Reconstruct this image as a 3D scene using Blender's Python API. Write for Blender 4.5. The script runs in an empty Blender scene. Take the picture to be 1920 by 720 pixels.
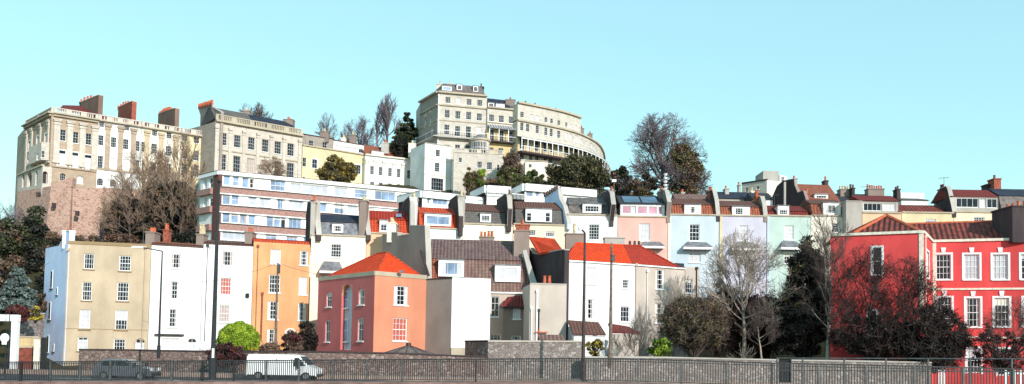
import bpy, math, random
import numpy as np
from mathutils import Vector, Matrix
R = math.radians
random.seed(7); rng = np.random.default_rng(7)
SC = bpy.context.scene
COL = SC.collection

# ------------------------------------------------------------ camera
F = 1650.0; PITCH = R(2.71); ROLL = R(1.0); CX, CY = 960.0, 577.0
CAM = Vector((0.0, 0.0, 2.2))
cd = bpy.data.cameras.new('camera'); co = bpy.data.objects.new('camera', cd); COL.objects.link(co)
cd.sensor_width = 36; cd.lens = F / 1920 * 36; cd.shift_y = (CY - 360) / 1920; cd.clip_start = .5; cd.clip_end = 3000
_fw = Vector((0, math.cos(PITCH), math.sin(PITCH))); _up = Vector((0, -math.sin(PITCH), math.cos(PITCH))); _rt = Vector((1, 0, 0))
_xc = _rt * math.cos(ROLL) + _up * math.sin(ROLL); _yc = _up * math.cos(ROLL) - _rt * math.sin(ROLL)
_m = Matrix((_xc, _yc, -_fw)).transposed().to_4x4(); _m.translation = CAM
co.matrix_world = _m; SC.camera = co
SC.render.resolution_x = 1024; SC.render.resolution_y = 384

# ------------------------------------------------------------ light
SUN_AZ, SUN_EL = R(33), R(25)            # sun behind the viewer, to the right
SC.world = bpy.data.worlds.new('World'); SC.world.use_nodes = True
nt = SC.world.node_tree; bg = nt.nodes['Background']
sky = nt.nodes.new('ShaderNodeTexSky'); sky.sky_type = 'NISHITA'; sky.sun_disc = False
sky.sun_elevation = SUN_EL; sky.sun_rotation = math.pi - SUN_AZ
sky.air_density = 1.3; sky.dust_density = 0.05; sky.ozone_density = 1.0; sky.altitude = 20
tint = nt.nodes.new('ShaderNodeMix'); tint.data_type = 'RGBA'; tint.blend_type = 'MULTIPLY'; tint.inputs[0].default_value = 1
tint.inputs[7].default_value = (1.08, 1.30, 1.13, 1)
nt.links.new(sky.outputs[0], tint.inputs[6]); flat = nt.nodes.new('ShaderNodeMix'); flat.data_type = 'RGBA'; flat.inputs[0].default_value = .55; flat.inputs[7].default_value = (2.9, 5.5, 6.3, 1)
nt.links.new(tint.outputs[2], flat.inputs[6]); nt.links.new(flat.outputs[2], bg.inputs[0]); bg.inputs[1].default_value = .15
sd = bpy.data.lights.new('sun', 'SUN'); sd.energy = 4.4; sd.angle = R(.5); sd.color = (1, .93, .87)
so = bpy.data.objects.new('sun', sd); COL.objects.link(so)
_s = Vector((math.sin(SUN_AZ) * math.cos(SUN_EL), -math.cos(SUN_AZ) * math.cos(SUN_EL), math.sin(SUN_EL)))
so.rotation_euler = _s.to_track_quat('Z', 'Y').to_euler(); so.location = (60, -60, 80)
SC.view_settings.view_transform = 'Standard'; SC.view_settings.look = 'None'; SC.view_settings.gamma = 1
SC.view_settings.exposure = 0.2

# ------------------------------------------------------------ projection helpers (measure the photo, place in metres)
def ray(px, py):
    u, v = px - CX, py - CY
    u0 = u * math.cos(ROLL) + v * math.sin(ROLL); v0 = -u * math.sin(ROLL) + v * math.cos(ROLL)
    return _rt * (u0 / F) + _up * (-v0 / F) + _fw
def P(px, py, Y):
    r = ray(px, py); return CAM + r * (Y / r.y)
def PZ(px, py, z):
    r = ray(px, py); return CAM + r * ((z - CAM.z) / r.z)

class Wall:
    """vertical plane through plan points a (left) and b (right), top at zt"""
    def __init__(s, a, b, zt):
        s.a = Vector((a[0], a[1], 0)); s.b = Vector((b[0], b[1], 0)); s.zt = zt
        d = s.b - s.a; s.L = d.length; s.t = d / s.L; s.n = Vector((s.t.y, -s.t.x, 0))
    def uz(s, px, py, back=0.0):
        r = ray(px, py); o = s.a - s.n * back
        k = (o - CAM).dot(s.n) / r.dot(s.n); p = CAM + r * k
        return (p - o).dot(s.t), p.z
    def pt(s, u, z, back=0.0):
        p = s.a + s.t * u - s.n * back; return Vector((p.x, p.y, z))
    def off(s, back): return Wall(s.a - s.n * back, s.b - s.n * back, s.zt)
def WP(x1, y1, Y1, x2, y2, Y2=None):
    a = P(x1, y1, Y1)
    b = PZ(x2, y2, a.z) if Y2 is None else P(x2, y2, Y2)
    return Wall(a, b, a.z)

# ------------------------------------------------------------ mesh builder
class MB:
    def __init__(s): s.v = []; s.f = []; s.m = []; s.mats = []
    def mi(s, m):
        if m not in s.mats: s.mats.append(m)
        return s.mats.index(m)
    def poly(s, pts, m):
        i = len(s.v); s.v.extend([tuple(p) for p in pts]); s.f.append(tuple(range(i, i + len(pts)))); s.m.append(s.mi(m))
    def solid(s, A, B, m, caps=True):
        """closed solid between two matching loops"""
        n = len(A); i = len(s.v); s.v.extend([tuple(p) for p in A]); s.v.extend([tuple(p) for p in B]); k = s.mi(m)
        for j in range(n):
            q = (j + 1) % n; s.f.append((i + j, i + q, i + n + q, i + n + j)); s.m.append(k)
        if caps:
            s.f.append(tuple(i + j for j in reversed(range(n)))); s.m.append(k)
            s.f.append(tuple(i + n + j for j in range(n))); s.m.append(k)
    def wbox(s, W, u0, u1, z0, z1, b0, b1, m):
        """box in wall coordinates; b = distance behind the wall plane (negative = proud)"""
        A = [W.pt(u0, z0, b0), W.pt(u1, z0, b0), W.pt(u1, z0, b1), W.pt(u0, z0, b1)]
        B = [W.pt(u0, z1, b0), W.pt(u1, z1, b0), W.pt(u1, z1, b1), W.pt(u0, z1, b1)]
        s.solid(A, B, m)
    def prism(s, W, u0, u1, prof, m):
        """profile [(back, z)...] swept from u0 to u1"""
        s.solid([W.pt(u0, z, b) for b, z in prof], [W.pt(u1, z, b) for b, z in prof], m)
    def slab(s, pts, th, m):
        s.solid([p - Vector((0, 0, th)) for p in pts], pts, m)
    def box(s, c, d, m, rz=0):
        c = Vector(c); x, y, z = d[0] / 2, d[1] / 2, d[2] / 2; r = Matrix.Rotation(rz, 3, 'Z')
        A = [c + r @ Vector(q) for q in ((-x, -y, -z), (x, -y, -z), (x, y, -z), (-x, y, -z))]
        B = [p + Vector((0, 0, 2 * z)) for p in A]; s.solid(A, B, m)
    def tube(s, p0, p1, r0, r1, m, n=8):
        p0, p1 = Vector(p0), Vector(p1); d = (p1 - p0).normalized()
        a = d.orthogonal().normalized(); b = d.cross(a)
        c = [(math.cos(2 * math.pi * k / n), math.sin(2 * math.pi * k / n)) for k in range(n)]
        s.solid([p0 + (a * x + b * y) * r0 for x, y in c], [p1 + (a * x + b * y) * r1 for x, y in c], m)
    def build(s, name, root=None, parent=None, bevel=0):
        o0 = root.location if root is not None else Vector((0, 0, 0))
        me = bpy.data.meshes.new(name)
        me.from_pydata([(a - o0.x, b - o0.y, c - o0.z) for a, b, c in s.v], [], s.f)
        for m in s.mats: me.materials.append(MAT[m] if isinstance(m, str) else m)
        me.polygons.foreach_set('material_index', s.m)
        me.update(calc_edges=True)
        import bmesh
        bm = bmesh.new(); bm.from_mesh(me); bmesh.ops.recalc_face_normals(bm, faces=bm.faces[:])
        uv = bm.loops.layers.uv.new('UVMap')
        for f in bm.faces:
            n = f.normal; t = Vector((-n.y, n.x, 0))
            if t.length < .05: t = Vector((1, 0, 0))
            t.normalize(); b = n.cross(t)
            for l in f.loops: l[uv].uv = (l.vert.co.dot(t), l.vert.co.dot(b))
        bm.to_mesh(me); bm.free()
        o = bpy.data.objects.new(name, me); COL.objects.link(o)
        if bevel:
            bv = o.modifiers.new('edge', 'BEVEL'); bv.width = bevel; bv.segments = 2; bv.limit_method = 'ANGLE'
        if parent is not None: o.parent = parent
        elif root is not None: o.parent = root
        return o

def tag(o, label=None, cat=None, group=None, kind=None):
    if label: o['label'] = label
    if cat: o['category'] = cat
    if group: o['group'] = group
    if kind: o['kind'] = kind
    return o
def thing(name, label, cat, loc, group=None):
    o = bpy.data.objects.new(name, None); COL.objects.link(o); o.location = loc; o.empty_display_size = .3
    return tag(o, label, cat, group, 'thing')

# ------------------------------------------------------------ materials
MAT = {}
class NB:
    def __init__(s, name):
        s.m = bpy.data.materials.new(name); s.m.use_nodes = True; s.t = s.m.node_tree; s.b = s.t.nodes['Principled BSDF']
        s.tc = s.t.nodes.new('ShaderNodeTexCoord'); MAT[name] = s.m
    def n(s, typ, **k):
        x = s.t.nodes.new('ShaderNode' + typ)
        for a, v in k.items(): setattr(x, a, v)
        return x
    def l(s, a, b): s.t.links.new(a, b)
    def map(s, sc=(1, 1, 1), src='Object'):
        m = s.n('Mapping'); m.inputs['Scale'].default_value = sc; s.l(s.tc.outputs[src], m.inputs[0]); return m.outputs[0]
    def noise(s, scale, sc=(1, 1, 1), detail=5, rough=.55, src='Object'):
        x = s.n('TexNoise'); x.inputs['Scale'].default_value = scale; x.inputs['Detail'].default_value = detail; x.inputs['Roughness'].default_value = rough
        s.l(s.map(sc, src), x.inputs['Vector']); return x.outputs[0]
    def ramp(s, fac, stops):
        r = s.n('ValToRGB'); e = r.color_ramp.elements
        while len(e) < len(stops): e.new(.5)
        for q, (p, c) in zip(e, stops): q.position = p; q.color = (*c, 1) if len(c) == 3 else c
        s.l(fac, r.inputs[0]); return r.outputs[0]
    def mix(s, fac, a, b, mode='MIX'):
        x = s.n('Mix', data_type='RGBA', blend_type=mode)
        for v, i in ((fac, 0), (a, 6), (b, 7)):
            if isinstance(v, (int, float)): x.inputs[i].default_value = v
            elif isinstance(v, tuple): x.inputs[i].default_value = (*v[:3], 1)
            else: s.l(v, x.inputs[i])
        return x.outputs[2]
    def bump(s, h, st=.3, dist=.05):
        b = s.n('Bump'); b.inputs['Strength'].default_value = st; b.inputs['Distance'].default_value = dist
        s.l(h, b.inputs['Height']); s.l(b.outputs[0], s.b.inputs['Normal'])
    def fin(s, col, rough=.85, spec=.3, metal=0):
        if isinstance(col, tuple): s.b.inputs['Base Color'].default_value = (*col, 1)
        else: s.l(col, s.b.inputs['Base Color'])
        s.b.inputs['Roughness'].default_value = rough; s.b.inputs['Specular IOR Level'].default_value = spec; s.b.inputs['Metallic'].default_value = metal
        return s.m
def dk(c, k): return tuple(x * k for x in c)

def stucco(name, c, stain=.35, dirt=(.32, .26, .2)):
    k = NB(name)
    a = k.noise(.45, (1, 1, .6), 6); b = k.noise(1.6, (1, 1, .12), 5, .65); f = k.noise(9, detail=4)
    base = k.mix(k.ramp(a, [(.35, (0, 0, 0)), (.7, (1, 1, 1))]), dk(c, .88 - stain * .25), dk(c, 1.05))
    base = k.mix(k.ramp(b, [(.52, (0, 0, 0)), (.78, (stain,) * 3)]), base, tuple(c[i] * .45 + dirt[i] * .35 for i in range(3)))
    base = k.mix(k.ramp(f, [(.3, (.12,) * 3), (.6, (0, 0, 0))]), base, dk(c, .6))
    k.bump(f, .25, .02); return k.fin(base, .9, .2)
def ashlar(name, c, w=.7, h=.32, stain=.5):
    k = NB(name); br = k.n('TexBrick'); k.l(k.map((1, 1, 1), 'UV'), br.inputs[0])
    br.inputs['Scale'].default_value = 1; br.inputs['Brick Width'].default_value = w; br.inputs['Row Height'].default_value = h; br.inputs['Mortar Size'].default_value = .012
    br.inputs['Color1'].default_value = (*dk(c, 1.05), 1); br.inputs['Color2'].default_value = (*dk(c, .82), 1); br.inputs['Mortar'].default_value = (*dk(c, .6), 1)
    b = k.noise(.8, (1, 1, .2), 6, .65); a = k.noise(.25, detail=4)
    col = k.mix(k.ramp(b, [(.5, (0, 0, 0)), (.75, (stain,) * 3)]), br.outputs[0], dk(c, .45))
    col = k.mix(k.ramp(a, [(.4, (.25,) * 3), (.6, (0, 0, 0))]), col, dk(c, .7))
    k.bump(br.outputs[1], -.2, .02); return k.fin(col, .9, .2)
def tiles(name, c1, c2, w=.3, h=.34, rib=0, moss=.35, mc=(.09, .075, .05), bp=.6):
    k = NB(name); uv = k.map((1, 1, 1), 'UV'); br = k.n('TexBrick'); k.l(uv, br.inputs[0]); br.offset = 0 if rib else .5
    br.inputs['Scale'].default_value = 1; br.inputs['Brick Width'].default_value = w; br.inputs['Row Height'].default_value = h; br.inputs['Mortar Size'].default_value = .02
    br.inputs['Color1'].default_value = (*c1, 1); br.inputs['Color2'].default_value = (*c2, 1); br.inputs['Mortar'].default_value = (*dk(c2, .35), 1); br.inputs['Bias'].default_value = -.1
    a = k.noise(.9, detail=6, rough=.7); a2 = k.noise(3.5, detail=4, rough=.7)
    col = k.mix(k.ramp(a2, [(.35, (.5,) * 3), (.6, (0, 0, 0))]), br.outputs[0], dk(c2, .6))
    col = k.mix(k.ramp(a, [(.45, (0, 0, 0)), (.72, (moss,) * 3)]), col, mc)
    wv = k.n('TexWave'); wv.bands_direction = 'X'; wv.inputs['Scale'].default_value = 2 * math.pi / 20 / w ; k.l(uv, wv.inputs[0])
    if rib: k.bump(wv.outputs[1], bp, .12)
    else: k.bump(br.outputs[1], -.5, .03)
    return k.fin(col, .8, .25)
def rubble(name, cols, mortar, sc=2.6, squash=1.5, mw=.05, bp=.8):
    k = NB(name); nz = k.noise(3, detail=3)
    add = k.n('VectorMath', operation='MULTIPLY_ADD'); k.l(nz, add.inputs[0]); add.inputs[1].default_value = (.35,) * 3; k.l(k.map((1, 1, squash)), add.inputs[2])
    v1 = k.n('TexVoronoi'); v1.inputs['Scale'].default_value = sc; k.l(add.outputs[0], v1.inputs[0])
    v2 = k.n('TexVoronoi', feature='DISTANCE_TO_EDGE'); v2.inputs['Scale'].default_value = sc; k.l(add.outputs[0], v2.inputs[0])
    sep = k.n('SeparateColor'); k.l(v1.outputs['Color'], sep.inputs[0])
    n = len(cols); st = k.ramp(sep.outputs[0], [(i / n, c) for i, c in enumerate(cols)])
    st = k.mix(k.noise(.3, detail=4), st, dk(cols[0], .8), 'MIX')
    ed = k.ramp(v2.outputs[0], [(mw, (1, 1, 1)), (mw + .06, (0, 0, 0))])
    col = k.mix(ed, st, mortar); b = k.noise(14, detail=3)
    col = k.mix(k.ramp(b, [(.4, (.3,) * 3), (.6, (0, 0, 0))]), col, dk(cols[0], .5))
    k.bump(v2.outputs[0], bp, .08); return k.fin(col, .92, .2)
def plain(name, c, rough=.6, var=.12, metal=0, spec=.4, sc=4):
    k = NB(name); a = k.noise(sc, detail=4)
    return k.fin(k.mix(k.ramp(a, [(.35, (0, 0, 0)), (.65, (1, 1, 1))]), dk(c, 1 - var * 1.6), dk(c, 1 + var * .5)), rough, spec, metal)
def leafm(name, cols, sc=1.1, rough=.6):
    k = NB(name); g = k.n('NewGeometry'); x = k.n('TexNoise'); x.inputs['Scale'].default_value = sc; x.inputs['Detail'].default_value = 3
    k.l(g.outputs['Position'], x.inputs['Vector'])
    w = k.n('TexWhiteNoise', noise_dimensions='1D'); k.l(g.outputs['Random Per Island'], w.inputs['W'])
    ad = k.n('Math', operation='MULTIPLY_ADD'); k.l(w.outputs[0], ad.inputs[0]); ad.inputs[1].default_value = .45; 
    su = k.n('Math', operation='SUBTRACT'); k.l(x.outputs[0], su.inputs[0]); su.inputs[1].default_value = .22; k.l(su.outputs[0], ad.inputs[2])
    n = len(cols) - 1
    return k.fin(k.ramp(ad.outputs[0], [(.22 + .56 * i / n, c) for i, c in enumerate(cols)]), rough, .35)

stucco('beige', (.57, .45, .32), .55); stucco('white_wall', (.85, .84, .83), .4); stucco('white_plain', (.86, .85, .82), .03)
stucco('pale_blue_side', (.62, .72, .95), .05); stucco('orange_wall', (.74, .37, .18), .55, (.5, .18, .07))
stucco('cream', (.84, .78, .66), .12); stucco('peach', (.78, .52, .34), .2); stucco('peach_cream', (.85, .68, .50), .15)
stucco('salmon', (.70, .28, .17), .55, (.5, .15, .12)); stucco('salmon_shaded', (.60, .16, .155), .3, (.4, .1, .1))  # second salmon is the same paint with the left face's shade put in
stucco('pink', (.74, .44, .38), .25); stucco('light_blue', (.56, .64, .71), .28); stucco('lavender', (.59, .57, .67), .28); stucco('mint', (.50, .62, .57), .28)
stucco('grey_render', (.36, .30, .27), .5); stucco('shade_dark_render', (.065, .048, .052), .5); stucco('brown_render', (.30, .23, .20), .6)  # near-black one puts shade into left-facing gables; dark trim shares it
stucco('beige_render', (.54, .44, .37), .4); stucco('pinkish_render', (.56, .48, .42), .3); stucco('red_wall', (.76, .085, .085), .6, (.40, .05, .05))
stucco('yellow_wall', (.70, .60, .38), .3); stucco('buff_wall', (.56, .44, .30), .4); stucco('concrete', (.48, .44, .40), .5)
stucco('coping', (.50, .42, .32), .5); stucco('tan_coping', (.34, .24, .13), .5)
ashlar('terrace_stone', (.46, .35, .26)); ashlar('pale_stone', (.62, .55, .48), stain=.4); ashlar('bath_stone', (.60, .545, .475), stain=.4); ashlar('yellow_stone', (.66, .50, .27)); ashlar('grey_stone', (.36, .31, .27))
tiles('orange_tile', (.82, .070, .010), (.66, .05, .010), .32, .3, 1, .10, (.35, .05, .02), .5)
tiles('red_tile', (.50, .045, .02), (.36, .035, .02), .32, .3, 1, .3, (.16, .04, .03))
tiles('orange_red_tile', (.66, .09, .03), (.52, .06, .025), .32, .3, 1, .2, (.2, .05, .03))
tiles('dark_red_tile', (.26, .035, .03), (.17, .028, .025), .3, .3, 1, .5, (.08, .04, .03))
tiles('brown_tile', (.20, .085, .06), (.13, .06, .05), .3, .3, 1, .5)
tiles('rust_tile', (.42, .13, .07), (.30, .08, .05), .3, .3, 1, .5)
tiles('grey_brown_tile', (.22, .135, .13), (.13, .08, .08), .34, .34, 1, .55, (.16, .12, .08))
tiles('worn_tile', (.27, .15, .13), (.17, .095, .09), .34, .34, 1, .6, (.22, .17, .11))
tiles('big_pantile', (.30, .065, .045), (.13, .035, .03), .42, .4, 1, .55, (.05, .03, .03), .9)
tiles('slate', (.055, .057, .07), (.035, .037, .05), .3, .22); tiles('blue_slate', (.03, .04, .07), (.022, .03, .055), .3, .22)
tiles('grey_slate', (.16, .145, .135), (.11, .10, .10), .4, .25)
plain('lead', (.20, .20, .22), .5, .3, 0, .4, 2); plain('lead_brown', (.15, .125, .115), .6, .3, 0, .3, 2)
rubble('rubble_pink', [(.46, .27, .21), (.58, .38, .30), (.36, .20, .16), (.62, .46, .37), (.20, .11, .10)], (.52, .36, .29), 2.4)
rubble('rubble_grey', [(.26, .17, .15), (.42, .31, .27), (.15, .10, .09), (.62, .52, .48), (.32, .22, .19)], (.13, .09, .08), 2.6)
rubble('rubble_pale', [(.28, .23, .21), (.52, .45, .42), (.13, .10, .09), (.68, .62, .58), (.30, .25, .22)], (.19, .15, .14), 3.3)
plain('brick_band', (.40, .23, .20), .9, .25, sc=6); plain('brick_dark', (.15, .06, .05), .9, .25, sc=6)
plain('red_brick', (.36, .10, .06), .9, .3, sc=5); stucco('chimney_brown', (.24, .145, .115), .5)
plain('terracotta', (.55, .13, .06), .8, .25); plain('cream_pot', (.62, .50, .32), .8, .25); plain('dark_pot', (.12, .07, .06), .8, .25)
plain('paint_white', (.82, .82, .82), .45, .05); plain('trim_cream', (.78, .72, .60), .7, .15)
plain('black_metal', (.02, .02, .024), .45, .2); plain('grey_metal', (.075, .08, .082), .55, .3); plain('fence_grey', (.04, .042, .042), .6, .3)
plain('wood_pole', (.19, .14, .11), .85, .3); plain('brown_pole', (.05, .03, .028), .6, .3)
plain('asphalt', (.055, .053, .055), .9, .2, sc=2); plain('pavement', (.33, .24, .2), .9, .2, sc=1.5); plain('quay_stone', (.30, .17, .14), .9, .3, sc=1)
plain('road_paint', (.7, .7, .66), .7, .1)
plain('door_pale', (.50, .58, .70), .5, .1); plain('door_white', (.8, .8, .8), .5, .05); plain('niche_grey', (.62, .60, .66), .8, .1); plain('blue_canopy', (.30, .38, .62), .6, .2)
plain('van_white', (.82, .82, .82), .25, .03); plain('car_silver', (.16, .17, .20), .3, .05, .5); plain('rubber', (.015, .015, .016), .8, .1); plain('lamp_glass', (.7, .7, .68), .2, .02)
plain('blind', (.56, .55, .58), .5, .08, sc=1); plain('red_blind', (.45, .10, .07), .6, .1); plain('brown_blind', (.42, .33, .3), .6, .1)
plain('sign_red', (.6, .03, .03), .5, .05); plain('iron_red', (.22, .05, .03), .7, .3)
def glassm(name, c, rough=.06, spec=.6, var=.5, ior=1.5):
    k = NB(name); a = k.noise(.6, detail=2)
    k.fin(k.mix(k.ramp(a, [(.4, (0, 0, 0)), (.6, (1, 1, 1))]), dk(c, 1 - var), dk(c, 1 + var)), rough, spec); k.b.inputs['IOR'].default_value = ior
    k.bump(k.noise(1.3, detail=1), .04, .02)
glassm('glass', (.014, .015, .024), ior=1.45, spec=.4); glassm('glass_sky_reflect', (.20, .28, .42), .2, .4, .3); glassm('glass_light', (.40, .43, .50), .3, .4, .12); glassm('glass_pink', (.55, .28, .36), .2, .5, .2); glassm('solar', (.04, .07, .14), .12, .8, .5, 1.8)  # the sky-blue glass has a sky reflection put into its base colour
leafm('leaf_dark', [(.012, .016, .010), (.03, .04, .018), (.07, .075, .03)]); leafm('leaf_ivy', [(.006, .008, .007), (.014, .018, .012), (.03, .028, .018)])
leafm('leaf_green', [(.03, .055, .012), (.07, .12, .02), (.13, .19, .03)]); leafm('leaf_bright', [(.10, .17, .015), (.22, .32, .02), (.36, .45, .04)])
leafm('leaf_autumn', [(.06, .04, .02), (.16, .12, .025), (.34, .22, .04)]); leafm('leaf_olive', [(.035, .03, .015), (.10, .085, .035), (.20, .16, .06)])
leafm('leaf_maroon', [(.02, .008, .010), (.06, .018, .02), (.13, .035, .03)]); leafm('leaf_brown', [(.045, .028, .02), (.13, .08, .055), (.25, .16, .10)])
leafm('leaf_bluegrey', [(.04, .055, .05), (.10, .14, .13), (.20, .24, .22)]); leafm('leaf_black', [(.008, .006, .006), (.022, .015, .013), (.065, .043, .034)])
leafm('leaf_yellow', [(.16, .12, .02), (.38, .28, .03), (.5, .4, .06)])
plain('bark', (.12, .085, .075), .9, .3, sc=8); plain('bark_pale', (.42, .34, .28), .9, .3, sc=8); plain('bark_dark', (.05, .033, .03), .9, .3, sc=8)
plain('bark_purple', (.19, .15, .17), .9, .2, sc=8); plain('bark_tan', (.34, .23, .16), .9, .3, sc=8)
k = NB('hillside'); a = k.noise(.25, detail=6, rough=.7); b = k.noise(2.5, detail=4)
c_ = k.mix(a, (.035, .04, .015), (.12, .085, .045)); k.bump(b, .8, .3); k.fin(k.mix(b, c_, (.03, .03, .015)), .95, .1)
k = NB('water'); k.bump(k.noise(.8, (1, 2, 1), 4), .3, .1); k.fin((.03, .05, .05), .12, .5)

# ------------------------------------------------------------ ground
prof_mid = [(-60, -4.5), (36, -.5), (50, -.3), (74, -.3), (80, -.5), (87, 1), (97, 4.2), (104, 8), (116, 11), (132, 14), (140, 17), (149, 25), (152, 27), (166, 33), (200, 36), (420, 38)]
prof_right = [(-60, -4.5), (36, -.5), (50, 0), (74, .1), (80, 0), (86, 1), (97, 4.2), (104, 8), (116, 11), (132, 15), (152, 22), (166, 25), (200, 27), (420, 26)]
prof_left = [(-60, -4.5), (36, -.5), (50, -.5), (74, -.5), (80, -.8), (87, 1), (104, 6), (116, 8), (135, 11), (150, 15), (200, 18), (420, 18)]
def _ip(pr, y): return float(np.interp(y, [p[0] for p in pr], [p[1] for p in pr]))
def gz(x, y):
    m = _ip(prof_mid, y); wr = min(max((x - 25) / 25, 0), 1); wl = min(max((-x - 69) / 8, 0), 1)
    return m * (1 - wr - wl) + _ip(prof_right, y) * wr + _ip(prof_left, y) * wl
def ground():
    xs = list(np.arange(-120, 121, 3.0)); xs = [-900, -500, -250, -170] + xs + [170, 250, 500, 900]
    ys = list(np.arange(47, 210, 2.5)) + [230, 260, 300, 420, 700, 1500]
    mb = MB(); idx = {}
    for j, y in enumerate(ys):
        for i, x in enumerate(xs):
            idx[i, j] = len(mb.v); f = .35 * math.sin(x * .31 + y * .17) + .25 * math.sin(x * .11 - y * .4) if y > 100 else 0
            mb.v.append((float(x), float(y), gz(x, y) + f))
    for j in range(len(ys) - 1):
        for i in range(len(xs) - 1):
            mb.f.append((idx[i, j], idx[i + 1, j], idx[i + 1, j + 1], idx[i, j + 1]))
            mb.m.append(mb.mi('asphalt') if ys[j] < 69 else mb.mi('hillside'))
    tag(mb.build('ground'), kind='structure')
ground()
m_ = MB(); m_.poly([(-900, -300, -4), (900, -300, -4), (900, 40, -4), (-900, 40, -4)], 'water'); tag(m_.build('water'), kind='structure')
# fence line on the quay, measured along the railing top
FL = [(-120, 678.5, 53), (0, 678, 52), (83, 677.5, 51.3), (300, 676, 49.5), (600, 674, 46.5), (850, 672.5, 44), (1100, 671, 42), (1240, 673, 41), (1460, 680, 40), (1660, 684, 39), (1920, 691, 38), (2100, 696, 37)]
FTOP = [P(*q) for q in FL]; FH = 1.15
def quay():
    mb = MB()
    for a, b in zip(FTOP[:-1], FTOP[1:]):
        za, zb = a.z - FH, b.z - FH
        A = [Vector((a.x, a.y - 1.6, -5)), Vector((a.x, a.y - 1.6, za)), Vector((a.x, a.y + 1.1, za)), Vector((a.x, a.y + 1.1, -5))]
        B = [Vector((b.x, b.y - 1.6, -5)), Vector((b.x, b.y - 1.6, zb)), Vector((b.x, b.y + 1.1, zb)), Vector((b.x, b.y + 1.1, -5))]
        mb.solid(A, B, 'quay_stone')
    tag(mb.build('quay_wall'), 'brown stone quay wall top carrying the long grey railing', kind='structure')
quay()
m_ = MB()
for x in np.arange(-60, 60, 6.0): m_.box((x, 60, gz(x, 60) + .012), (3, .12, .006), 'road_paint')
tag(m_.build('road_markings'), kind='structure')
m_ = MB(); m_.box((0, 67.6, -.15), (240, 2.2, .3), 'pavement'); tag(m_.build('pavement'), kind='structure')
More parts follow.
